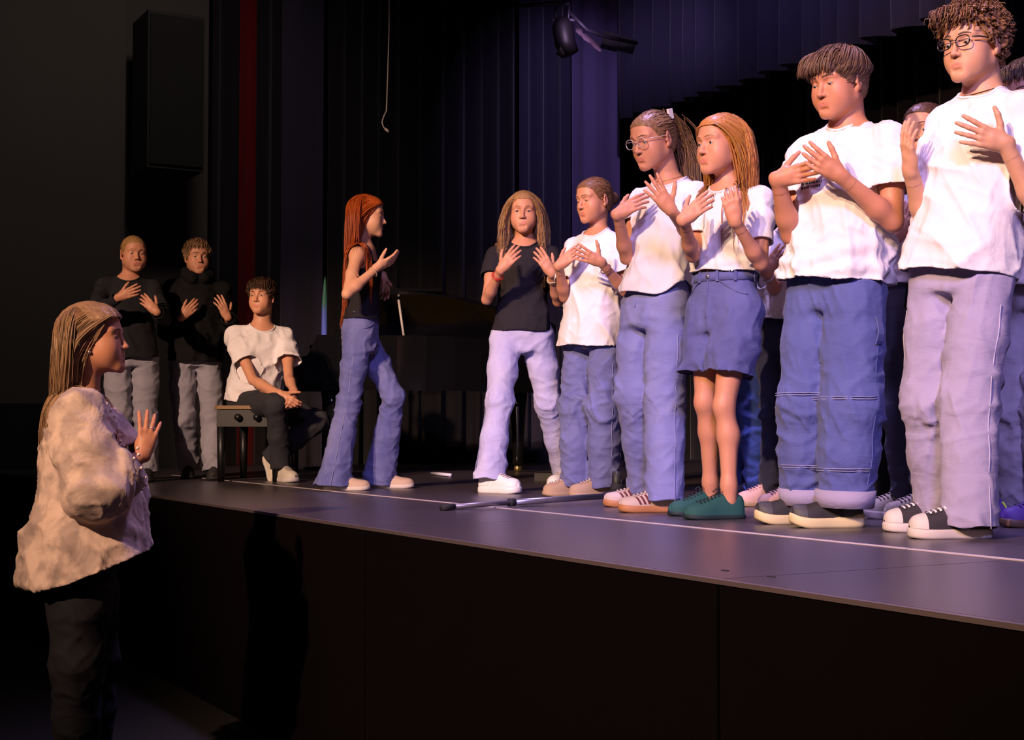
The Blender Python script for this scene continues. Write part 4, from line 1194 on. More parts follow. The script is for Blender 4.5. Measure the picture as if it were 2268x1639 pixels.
def hall_things():
    # loudspeaker on the left wall
    t = 9.25; sa, sb = s_at(300, t), s_at(430, t); y = st(t, (sa+sb)/2)[1]
    zt = at(360, 45, y)[2]; zb = at(360, 385, y)[2]; c = st(t, (sa+sb)/2, (zt+zb)/2)
    sp = thing('loudspeaker', st(t, (sa+sb)/2, zb), 'large black loudspeaker hung high on the left wall', 'loudspeaker')
    k = mat('speaker_black', (.010,.009,.009), .7)
    b = MB(); b.box(c, (.24, (sb-sa)/2*.96, (zt-zb)/2), E, N); b.build('cabinet', k, sp)
    b = MB(); b.box(c-E*.25, (.012, (sb-sa)/2*.90, (zt-zb)/2*.95), E, N); b.build('grille', mat('speaker_grille', (.014,.013,.013), .9, bump=(300,.5)), sp)
    b = MB(); b.box(c+E*.34, (.13, .05, .10), E, N); b.build('wall_bracket', M_BLACKMETAL, sp)
    # hanging microphone on its cable
    y = 8.9; top = at(862,-30,y); top[2] = 6.94; pts = [top, at(862,-30,y), at(862,60,y), at(859,160,y), at(856,245,y), at(850,258,y), at(846,270,y), at(849,281,y), at(855,287,y)]
    hm = thing('hanging_microphone', at(855,290,y), 'thin microphone hanging on a long cable in front of the black curtain', 'microphone')
    gm = mat('grey_cable', (.30,.28,.28), .6)
    MB().tube(pts, .0045, 6).build('cable', gm, hm, True)
    MB().tube([at(853,285,y), at(861,292,y)], [.008, .010], 8).build('microphone_capsule', gm, hm, True)
    # lighting batten with fixtures
    y = 11.4; bt = thing('lighting_batten', at(1200,20,y), 'dark pipe batten with hanging stage lamp above the violet curtain', 'batten')
    pm = mat('batten_pipe', (.10,.09,.14), .5, .5)
    MB().tube([at(1128,14,y), at(1262,6,y-.2)], .018, 10).build('pipe', pm, bt, True)
    MB().tube([at(1262,28,y), at(1300,66,y-.05), at(1345,82,y+.1), at(1410,96,y+.3)], .016, 10).build('pipe', pm, bt, True)
    top = at(1248,-30,y); top[2] = 6.94; MB().tube([top, at(1246,45,y)], .006, 6).build('hanger_wire', pm, bt, True)
    MB().tube([at(1232,8,y), at(1231,40,y)], .014, 6).build('clamp', pm, bt, True)
    MB().tube([at(1262,8,y), at(1258,50,y)], .010, 6).build('hanger', pm, bt, True)
    b = MB(); b.tube([at(1243,40,y), at(1246,58,y), at(1252,96,y), at(1262,120,y)], [.05, .085, .085, .075], 14); b.build('lamp_housing', mat('lamp_black', (.02,.018,.024), .5), bt, True)
    b = MB(); b.box(at(1247,45,y), (.10,.012,.010)); b.build('yoke', pm, bt)
    b = MB(); b.box(at(1246,112,y-.05), (.028,.01,.05), (.8,0,-.5), (0,1,0), (.5,0,.8)); b.build('barn_door', mat('lamp_tan', (.12,.10,.07), .6), bt)
    for px, py, w_, h_ in ((1352,92,.07,.055), (1388,100,.07,.045)):
        MB().box(at(px, py, y+.45), (w_, .07, h_), (1,0,-.25), (0,1,0), (.25,0,1)).build('fixture', mat('lamp_black', (.02,.018,.024), .5), bt)
    # torn-looking pale cloth strip catching the violet light
    up_ = [(1275,50),(1281,56),(1288,60),(1291,74),(1302,75),(1312,84),(1320,91),(1328,96),(1332,114)]
    lo_ = [(1275,70),(1282,76),(1288,82),(1293,88),(1300,92),(1308,98),(1316,106),(1324,111),(1331,117)]
    V = []; F = []; y = 11.75; n = len(up_)
    for q in (0, .02):
        for i, ((a, b_), (c_, d_)) in enumerate(zip(up_, lo_)):
            w_ = .03*math.sin(i*2.1); V.append(at(a, b_, y+w_+q)); V.append(at(c_, d_, y-w_+q))
    for i in range(n-1):
        F.append([2*i, 2*i+1, 2*i+3, 2*i+2]); k_ = 2*n; F.append([k_+2*i, k_+2*i+2, k_+2*i+3, k_+2*i+1]); F.append([2*i, 2*i+2, k_+2*i+2, k_+2*i]); F.append([2*i+1, k_+2*i+1, k_+2*i+3, 2*i+3])
    F.append([0, 2*n, 2*n+1, 1]); F.append([2*n-2, 2*n-1, 4*n-1, 4*n-2])
    tag(mesh_obj('cloth_strip', V, F, mat('pink_cloth', (.80,.55,.78), .7), None, loc=at(1300,85,y)), 'pink-lit crumpled cloth strip hanging below the batten', 'cloth')
    # coloured light in a curtain gap, put into a glowing blade; stand added
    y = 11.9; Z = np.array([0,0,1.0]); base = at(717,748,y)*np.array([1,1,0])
    lt = thing('gap_glow', base, 'slim green-to-blue painted glow of a lit curtain gap, on an added stand beside the piano', 'light')
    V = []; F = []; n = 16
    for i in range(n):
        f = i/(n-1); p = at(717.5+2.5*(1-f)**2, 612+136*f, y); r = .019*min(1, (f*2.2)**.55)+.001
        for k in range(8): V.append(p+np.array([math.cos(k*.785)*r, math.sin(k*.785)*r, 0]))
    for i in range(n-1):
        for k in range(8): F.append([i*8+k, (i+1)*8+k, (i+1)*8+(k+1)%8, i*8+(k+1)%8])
    m = bpy.data.materials.new('gap_light_emission'); m.use_nodes = True; nt = m.node_tree; p = nt.nodes['Principled BSDF']  # emission ramp stands in for the light showing through the gap
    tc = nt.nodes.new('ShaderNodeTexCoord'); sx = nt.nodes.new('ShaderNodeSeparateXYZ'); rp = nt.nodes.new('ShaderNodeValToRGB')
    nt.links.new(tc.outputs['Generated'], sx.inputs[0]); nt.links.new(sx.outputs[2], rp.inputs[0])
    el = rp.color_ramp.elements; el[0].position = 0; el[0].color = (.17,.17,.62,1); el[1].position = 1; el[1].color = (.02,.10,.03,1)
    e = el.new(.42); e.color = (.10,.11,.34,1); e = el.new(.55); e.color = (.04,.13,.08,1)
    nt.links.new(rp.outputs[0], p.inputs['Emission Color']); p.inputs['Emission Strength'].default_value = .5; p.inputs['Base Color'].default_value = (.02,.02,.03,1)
    mesh_obj('glow_blade', V, F, m, lt)
    MB().tube([base+Z*.02, at(717.5,748,y)], .012, 8).build('pole', M_BLACKMETAL, lt, True)  # pole and base made up to carry the glowing blade
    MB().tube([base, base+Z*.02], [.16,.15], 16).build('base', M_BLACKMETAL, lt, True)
hall_things()

# ------------------------------------------------------------------ piano, bench, stand
M_PIANO = mat('piano_black', (.006,.006,.007), .10, spec=.6, coat=.6)
M_GOLD = mat('piano_gold', (.09,.06,.014), .5, .5)
def piano():
    y0 = 9.9; o = at(700, 1050, y0); o[2] = 0
    X = nrm([1, .10, 0]); Y = nrm([-.10, 1, 0]); Z = np.array([0,0,1.0])
    G = lambda x, y, z: o+X*x+Y*y+Z*z
    pn = thing('grand_piano', o, 'black grand piano with its lid propped open', 'piano')
    out = [(0,0),(.55,0),(.75,.02),(.95,.10),(1.15,.26),(1.35,.45),(1.52,.60),(1.68,.74),(1.76,.88),(1.78,1.05),(1.74,1.25),(1.64,1.38),(1.50,1.42),(0,1.42)]
    # rim: outer and inner wall, soundboard and plate inside
    V = []; F = []; n = len(out); cx = np.mean(np.array(out), 0)
    inn = [(p[0]+(cx[0]-p[0])*.055, p[1]+(cx[1]-p[1])*.055) for p in out]
    for ring, zs in ((out, (.60, .98)), (inn, (.98, .70))):
        for z in zs: V += [G(p[0], p[1], z) for p in ring]
    for r in range(3):
        for i in range(n): F.append([r*n+i, r*n+(i+1)%n, (r+1)*n+(i+1)%n, (r+1)*n+i])
    F.append(list(range(n))[::-1])
    mesh_obj('rim', V, F, M_PIANO, pn, smooth=False)
    b = MB(); b.prism([G(p[0], p[1], .80) for p in inn], (0,0,.012)); b.build('iron_plate', M_GOLD, pn)
    # lid: hinged on the far straight side, raised a little towards us; short front flap folded back
    ang = math.radians(11); 
    def lidp(p, dz=0): 
        yy = 1.42-p[1]; return G(p[0], 1.42-yy*math.cos(ang), .99+yy*math.sin(ang)+dz)
    lo = [p for p in out if p[0] >= .35]; lo = [(.42,-.02)]+[(p[0]*1.005, p[1]-.02) for p in lo]+[(.42,1.42)]
    b = MB(); b.prism([lidp(p) for p in lo], (0,0,.022)); b.build('lid', M_PIANO, pn)
    b = MB(); b.prism([lidp(p, .024) for p in ((.42,-.02),(.86,-.02),(.86,1.42),(.42,1.42))], (0,0,.018)); b.build('front_flap', M_PIANO, pn)
    MB().tube([G(.60,.06,.96), lidp((.56,.08), -.002)], .009, 8).build('lid_prop', mat('prop_wood', (.55,.50,.45), .4), pn, True)
    # keyboard end
    MB().box(G(-.12,.71,.63), (.16,.71,.04), X, Y).build('keybed', M_PIANO, pn)
    for y in (.045, 1.375):
        b = MB(); b.prism([G(-.27,y-.045,.60), G(-.27,y-.045,.74), G(-.22,y-.045,.80), G(-.06,y-.045,.84), G(0,y-.045,.97), G(.02,y-.045,.60)], Y*.09); b.build('key_cheek', M_PIANO, pn)
    MB().box(G(-.015,.71,.83), (.012,.62,.09), nrm(X+Z*.35), Y, nrm(Z-X*.35)).build('fallboard', M_PIANO, pn)
    wk = None; ivory = mat('ivory', (.75,.72,.66), .3)
    for i in range(52):
        c = G(-.135, .11+i*.0231+.012, .685)
        if wk is None:
            b = MB(); b.box((0,0,0), (.075,.0112,.010), X, Y); wk = b.build('white_key', ivory, None); q = wk
        else: q = wk.copy(); C.objects.link(q)
        q.parent = pn; q.location = tuple(c-o)
    bk = None; ebony = mat('ebony', (.01,.01,.01), .3)
    for i in range(51):
        if i % 7 in (1, 4): continue
        c = G(-.108, .11+(i+1)*.0231, .700)
        if bk is None:
            b = MB(); b.box((0,0,0), (.047,.006,.009), X, Y); bk = b.build('black_key', ebony, None); q = bk
        else: q = bk.copy(); C.objects.link(q)
        q.parent = pn; q.location = tuple(c-o)
    b = MB(); b.box(G(.20,.71,1.10), (.010,.36,.12), nrm(X+Z*.3), Y, nrm(Z-X*.3)); b.build('music_desk', M_PIANO, pn)
    for x, y in ((.10,.14), (.10,1.28), (1.50,1.08)):
        MB().tube([G(x,y,.60), G(x,y,.50), G(x,y,.12), G(x,y,.06)], [.075,.065,.040,.045], 10).build('leg', M_PIANO, pn, True)
        b = MB(); b.tube([G(x,y-.015,.03), G(x,y+.015,.03)], .03, 12); b.build('caster', mat('brass', (.6,.45,.2), .3, .9), pn, True)
    b = MB(); b.box(G(.22,.71,.38), (.02,.03,.22), X, Y); b.box(G(.22,.62,.38), (.012,.012,.22), X, Y); b.box(G(.22,.80,.38), (.012,.012,.22), X, Y); b.box(G(.20,.71,.14), (.05,.16,.035), X, Y); b.build('pedal_lyre', M_PIANO, pn)
    for dy_ in (-.07, 0, .07): MB().box(G(.11,.71+dy_,.10), (.06,.014,.006), X, Y).build('pedal', mat('brass', (.6,.45,.2), .3, .9), pn)
    # bench
    c = at(574, 1040, 9.52); bx_ = nrm([1, -.03, 0]); by_ = nrm([.03, 1, 0])
    c[2] = 0; bn = thing('piano_bench', c, 'black piano bench with tan padded top', 'bench')
    k = mat('bench_black', (.004,.004,.005), .45)
    b = MB(); b.box(c+Z*.405, (.20,.36,.055), bx_, by_); b.build('apron', k, bn)
    b = MB(); b.prism([c+bx_*(sx*(.215-.02*e))+by_*(sy*(.375-.02*(1-e)))+Z*.462 for sx, sy, e in ((-1,-1,0),(-1,-1,1),(1,-1,1),(1,-1,0),(1,1,0),(1,1,1),(-1,1,1),(-1,1,0))], (0,0,.022)); b.build('seat_pad', mat('bench_tan', (.22,.12,.05), .6), bn)
    for sx in (-1, 1):
        for sy in (-1, 1): MB().tube([c+bx_*sx*.175+by_*sy*.33+Z*.36, c+bx_*sx*.175+by_*sy*.33], [.030,.022], 8).build('leg', k, bn, True)
        MB().tube([c+bx_*sx*.06-by_*.365+Z*.41, c+bx_*sx*.06-by_*.39+Z*.41], .022, 10).build('knob', k, bn, True)
piano()
def small_things():
    p = on_floor(1366, 1106); ms = thing('microphone_stand', p, 'silver-legged microphone stand base on the floor by the gum-soled shoe', 'microphone stand')
    Z = np.array([0,0,1.0])
    MB().tube([p+Z*.03, p+Z*.135], .020, 10).build('pole', mat('stand_grey', (.05,.055,.05), .5, .3), ms, True)
    MB().tube([p+Z*.015, p+Z*.075], [.034,.030], 12).build('hub', M_RUBBER, ms, True)
    e = on_floor(1006, 1130)+Z*.016; s0 = on_floor(1340, 1113)+Z*.030; j = s0+(e-s0)*.64
    MB().tube([p+Z*.035, s0], .016, 8).build('leg_socket', M_RUBBER, ms, True)
    MB().tube([s0, j], .0140, 10).build('leg', M_STEEL, ms, True)
    MB().tube([j, e], .0110, 10).build('leg_extension', mat('steel_dull', (.42,.38,.40), .4, .8), ms, True)
    MB().tube([j-(e-s0)*.015, j+(e-s0)*.02], .0175, 10).build('clutch', M_RUBBER, ms, True)
    MB().tube([e-(s0-e)*0, e+(e-s0)*.075-Z*.004], [.013,.015], 10).build('rubber_foot', M_RUBBER, ms, True)
    f2 = on_floor(1402, 1092)+Z*.02; MB().tube([p+Z*.05, f2], .012, 8).build('leg', M_BLACKMETAL, ms, True)
    MB().tube([f2-(f2-p)*.10, f2+(f2-p)*.10], .017, 8).build('rubber_foot', M_RUBBER, ms, True)
    f3 = p+np.array([.20,.10,.012]); MB().tube([p+Z*.05, f3], .012, 8).build('leg', M_BLACKMETAL, ms, True)
    # bits lying on the floor
    a = on_floor(956, 1053); b_ = on_floor(998, 1057); b = MB(); b.tube([a+Z*.015, b_+Z*.015], .012, 8)
    tag(b.build('light_tube', mat('tube_white', (.8,.78,.95), .4), None, True, loc=(a+b_)/2), 'short white tube lying on the floor below the piano', 'tube')
    a = on_floor(1700, 1092); b = MB(); b.sphere(a+Z*.024, .024, 14, 9); tag(b.build('glass_ball', mat('ball_grey', (.16,.14,.15), .15), None, True, loc=a), 'small grey ball on the floor behind the pink shoe', 'ball')
    a = on_floor(1713, 1098); b = MB(); b.tube([a, a+Z*.016, a+Z*.022], [.013,.014,.008], 12); tag(b.build('bottle_cap', mat('cap_cream', (.75,.62,.48), .5), None, True, loc=a), 'tiny cream cap on the floor beside the grey ball', 'cap')
    a = on_floor(1225, 1066); b = MB(); b.prism([a+np.array(v) for v in ((-.12,0,.002),(.10,-.03,.002),(.14,.10,.002),(-.05,.16,.002))], (0,0,.05)); tag(b.build('equipment_case', mat('case_grey', (.02,.02,.022), .6), None, False, loc=a), 'low dark equipment case on the floor under the piano tail', 'case')
small_things()
# ------------------------------------------------------------------ people: clothes
W_TEE = cloth('white_cotton', (.75,.71,.74), (.66,.62,.66))
W_TEE2 = cloth('white_jersey', (.74,.70,.73), (.64,.60,.64))
BLK_TEE = cloth('black_cotton', (.020,.018,.024), (.030,.026,.034))
BLK_KNIT = cloth('black_knit', (.016,.016,.020), (.024,.024,.030))
BLK_HOOD = cloth('black_fleece', (.006,.006,.007), (.010,.010,.012))
BLK_TROUSER = mat('black_trousers', (.014,.014,.020), .8, bump=(200,.1), spec=.2)
BLOUSE = mat('blouse', (.66,.50,.44), .7, noise=(11, .9, (.40,.305,.29), .45, .57), bump=(300,.08), spec=.3, bump2=((8,8,9), 1.5, .30, .03))
J_LILAC = denim('jeans_pale_lilac', (.32,.285,.44), (.41,.37,.53), .5)
J_BLUE = denim('jeans_blue', (.078,.095,.285), (.115,.14,.37), .6)
J_WASH = denim('jeans_washed', (.19,.21,.48), (.28,.30,.58), .7)
J_MID = denim('jeans_mid', (.13,.145,.35), (.19,.21,.44), .6)
J_SHORT = denim('shorts_denim', (.085,.095,.27), (.13,.145,.36), .7)
J_LIGHT = denim('jeans_light', (.38,.38,.66), (.54,.54,.78), .8)
J_RED = denim('jeans_boot', (.10,.115,.34), (.22,.235,.48), .8)
J_GREY = denim('jeans_grey', (.10,.11,.18), (.15,.16,.24), .5)
J_NAVY = denim('jeans_navy', (.03,.035,.08), (.045,.05,.11), .5)
J_BRIGHT = denim('jeans_bright', (.07,.12,.42), (.10,.16,.5), .5)
J_PALE = denim('jeans_pale_grey', (.30,.29,.36), (.40,.39,.46), .6)
STITCH = mat('stitch', (.30,.30,.48), .8)
SEAML = mat('seam_pale', (.46,.43,.58), .8)
s_cream = mat('shoe_cream', (.62,.50,.40), .6, noise=(30,.3,(.5,.40,.32)))
s_gum = mat('sole_gum', (.50,.22,.08), .55)
s_white = mat('shoe_white', (.78,.74,.72), .5)
s_offw = mat('sole_offwhite', (.62,.55,.50), .6)
s_black = mat('shoe_black', (.022,.020,.020), .7, noise=(80,.3,(.035,.032,.03)))
s_canvas = mat('shoe_canvas', (.030,.024,.030), .85)
s_yellow = mat('sole_cream_yellow', (.66,.56,.30), .55)
s_green = mat('shoe_green', (.012,.085,.075), .8, bump=(120,.2))
s_dgreen = mat('sole_dark_green', (.008,.022,.024), .7)
s_maroon = mat('stripe_maroon', (.14,.02,.02), .6)
s_tan = mat('shoe_tan', (.42,.29,.18), .75)
s_purple = mat('shoe_purple', (.10,.045,.30), .6)
s_lime = mat('stripe_lime', (.52,.80,.06), .6)
s_pink = mat('shoe_pink', (.66,.42,.38), .65)
s_blue = mat('stripe_blue', (.10,.2,.75), .6)
SH_CONV = dict(upper=s_canvas, sole=s_offw, toe_cap=s_offw, laces=s_white, sole_h=.030, toe_up=.004)
SH_RUN = dict(upper=s_black, sole=s_yellow, panel=mat('shoe_grey_panel', (.05,.048,.048), .6), sole_h=.034, toe_up=.018, sole_heel=.05, high=.95)
SH_GREEN = dict(upper=s_green, sole=s_dgreen, laces=s_dgreen, sole_h=.016, toe_up=.004, high=.95)
SH_GUM = dict(upper=s_cream, sole=s_gum, laces=s_cream, stripes=s_maroon, sole_h=.028, high=.8, stripe_s=.50)
SH_TAN = dict(upper=s_tan, sole=s_tan, laces=s_cream, sole_h=.02)
SH_WHITE = dict(upper=s_white, sole=s_white, laces=s_offw, panel=s_white, sole_h=.034)
SH_SLIP = dict(upper=mat('shoe_beige', (.55,.40,.30), .7), sole=s_offw, sole_h=.022, high=.8)
SH_PURP = dict(upper=s_purple, sole=mat('sole_brown', (.12,.07,.04), .6), laces=s_purple, stripes=s_lime, sole_h=.026)
SH_PINK = dict(upper=s_pink, sole=s_tan, laces=s_pink, sole_h=.022)
SH_BLUE = dict(upper=mat('shoe_navy', (.02,.02,.05), .7), sole=s_black, stripes=s_blue, sole_h=.022)
SH_DARK = dict(upper=s_black, sole=s_black, sole_h=.02)
SH_CREAM = dict(upper=mat('shoe_ivory', (.60,.54,.42), .6), sole=s_offw, laces=s_offw, sole_h=.028)

def A_(elbow, wrist, tip, **kw): return dict(elbow=elbow, wrist=wrist, tip=tip, **kw)
def L_(knee, ankle, toe=None, **kw):
    d = dict(knee=knee, ankle=ankle, **kw)
    if toe is not None: d['toe'] = toe
    return d

def people_front():
    # tall curly boy with glasses
    a = person('curly', 'person in black-rimmed glasses, white t-shirt, pale lilac jeans and black canvas shoes', 1.68, 'm', (2130,575), (2182,212), 56,
        dict(c=(2156,100), yaw=52, pitch=4, s=1.07, face=(.98,1.0,1.0), open=.18, gaze=(.1,1,-.45), nr=.056, dy=-.04),
        dict(R=A_((2048,492,.07), (2016,376,-.03), (2004,278,-.04), curl=(10,14,8), spread=3),
             L=A_((2300,470,-.17), (2226,318,-.22), (2125,284,-.01), curl=(6,10,8), spread=7, tc=(.85,.35,.1))),
        dict(R=L_((2062,885,-.02), (2085,1177), 84), L=L_((2145,890,-.04), (2150,1192), 86)),
        dict(kind='tee', mat=W_TEE, loose=.022, hem=-.10, sleeve=.62, wr=.8, neck=(.080,.088,.060,.018,.010)),
        dict(mat=J_LILAC, r=(.098,.098,.090,.092), hem=.035, seam=SEAML, seamf=.35, wr=1.0), SH_CONV,
        dict(style='curly', col=(.20,.095,.045), n=900, len=.085, seg=10, w=.0036, vol=.020, var=.3, fringe=(260,.135,.30), curlfringe=True, taper=(.12,.16,.85,1.15), flat=.6, tip=.5, puff=.02),
        skin=(.64,.36,.24), build=.94, hipyaw=48, seed=11, dy=.02)
    glasses(a, (.012,.010,.012), 'black_glasses', True)
    necklace(a, mat('cord_brown', (.12,.05,.03), .6), .0016, .066)
    # boy with straight brown hair
    a = person('straight', 'person in white t-shirt and baggy blue jeans with pale turned-up cuffs', 1.66, 'm', (1850,620), (1880,282), 50,
        dict(c=(1856,182), yaw=52, pitch=12, s=1.05, face=(1.06,1.1,1.05), open=.22, gaze=(.1,1,-.5), nr=.057, dy=-.05),
        dict(R=A_((1752,520,.02), (1722,396,-.12), (1795,378,-.06), curl=(14,16,10), spread=3),
             L=A_((1978,492,-.19), (1860,388,-.27), (1775,332,-.02), curl=(16,22,14), spread=4, tc=(.6,.7,.35))),
        dict(R=L_((1790,890,-.03), (1790,1160), 84), L=L_((1885,900,-.05), (1872,1168), 86)),
        dict(kind='tee', mat=W_TEE, loose=.022, hem=-.02, sleeve=.60, wr=1.0, bunch=.010, neck=(.068,.080,.056,.020,.012)),
        dict(mat=J_BLUE, r=(.098,.100,.096,.088), hem=.075, loose=.004, waist=.20, cuff=J_LILAC, wr=1.2, seam=J_BLUE, seamf=.1), SH_RUN,
        dict(style='short', col=(.17,.092,.052), n=1681, len=.13, seg=9, w=.0024, vol=.014, fringe=(320,.094,.14), comb=(-.1,.5,0), mess=.25, taper=(.22,.34,.8,1.0), puff=.006),
        skin=(.58,.27,.165), build=1.08, hipyaw=50, seed=12)
    workwear(a)
    printed_text(a)
    # girl in denim shorts
    a = person('shorts', 'person in white t-shirt, denim shorts and dark green shoes', 1.55, 'f', (1603,680), (1614,412), 42,
        dict(c=(1598,320), yaw=56, pitch=2, s=1.02, face=(1.0,1.08,.95), open=.42, nr=.047, dy=-.03, smile=.1),
        dict(R=A_((1534,566,'n'), (1514,486,'n'), (1568,440,-.02), curl=(12,14,10), spread=3),
             L=A_((1686,586,'n'), (1628,488,'n'), (1612,415,-.03), curl=(25,38,22), spread=3, tc=(.35,.9,.1))),
        dict(R=L_((1562,892,-.02), (1575,1141), 72), L=L_((1604,900,-.03), (1616,1149), 76)),
        dict(kind='tee', mat=W_TEE2, loose=.012, hem=.285, sleeve=.66, wr=.9, bunch=.006, neck=(.080,.092,.066,.022,.012)),
        dict(mat=J_SHORT, name='denim_shorts', short=.66, r=(.100,.108), waist=.275, band=J_SHORT, wr=.8, loose=.010), SH_GREEN,
        dict(style='long', col=(.42,.17,.045), n=1421, len=.40, seg=14, w=.0026, vol=.009, part=.01, swept=.9, wavy=.5, face_w=.062),
        skin=(.62,.31,.20), build=.98, hipyaw=50, seed=13, brow=(.25,.12,.05))
    # girl with clear glasses
    a = person('glasses', 'person in clear glasses, loose white top, wide pale blue jeans and gum-soled shoes', 1.62, 'f', (1450,672), (1486,402), 42,
        dict(c=(1447,308), yaw=52, pitch=16, s=1.04, face=(.97,1.02,.95), open=.25, gaze=(.1,1,-.5), nr=.047, dy=-.05),
        dict(R=A_((1388,572,'n'), (1368,474,'n'), (1438,432,-.02), curl=(12,16,10), spread=3),
             L=A_((1532,526,'n'), (1484,462,'n'), (1432,392,-.04), curl=(4,8,6), spread=9, tc=(.8,.5,.1))),
        dict(R=L_((1408,872,-.02), (1432,1122), 84), L=L_((1472,885,-.02), (1472,1134), 84)),
        dict(kind='tee', mat=W_TEE, loose=.016, hem=.055, sleeve=.42, wr=1.0, slit=.14, neck=(.082,.092,.066,.022,.010)),
        dict(mat=J_WASH, r=(.096,.092,.084,.084), hem=.045, wr=.7, waist=.30, band=J_WASH, seam=STITCH, seamf=.2), SH_GUM,
        dict(style='tied', col=(.21,.115,.055), n=468, len=.19, seg=9, w=.0028, vol=.004, tie=(0,-.100,.030), tail=(480,.46,1.0), tail_spread=(.035,.012,.03), puff=.004),
        skin=(.60,.30,.19), build=.97, hipyaw=55, seed=14, brow=(.14,.07,.04))
    glasses(a, (.62,.52,.48), 'clear_glasses', False)
    b = MB(); b.box(a['TW'](np.array([-.045,-.080,.085])*a['hs']), (.006,.012,.022), a['Rh'][:,0], a['Rh'][:,1], a['Rh'][:,2]); b.build('hair_clip', s_white, a['root'])
    necklace(a, mat('chain_gold', (.6,.42,.2), .3, .8), .0011, .075)
    # small girl with a bun
    a = person('bun', 'person in long oversized white t-shirt, loose grey-blue jeans and tan shoes', 1.56, 'f', (1314,728), (1324,516), 40,
        dict(c=(1316,442), yaw=52, pitch=8, s=.98, face=(.94,1.0,.95), open=.2, gaze=(.1,1,-.5), nr=.045, dy=-.03),
        dict(R=A_((1250,658,'n'), (1238,588,'n'), (1284,550,-.02), curl=(10,14,10), spread=3),
             L=A_((1386,646,'n'), (1330,580,'n'), (1284,560,-.03), curl=(8,12,10), spread=8, tc=(.9,.35,.1))),
        dict(R=L_((1278,900,-.02), (1278,1098), 70), L=L_((1338,905,-.03), (1337,1100), 72)),
        dict(kind='tee', mat=W_TEE, loose=.024, hem=-.19, sleeve=.70, wr=.8, neck=(.076,.084,.06,.018,.010)),
        dict(mat=J_MID, r=(.094,.094,.092,.090), hem=.05, wr=1.5, seam=STITCH, seamf=.3), SH_TAN,
        dict(style='tied', col=(.17,.085,.040), n=396, len=.19, seg=9, w=.0028, vol=.004, tie=(0,-.112,.000), bun=.030, puff=.003),
        skin=(.60,.30,.19), build=.97, hipyaw=50, seed=15)
    bracelet(a, 'L', mat('cord_brown', (.12,.05,.03), .6), 1, .05)

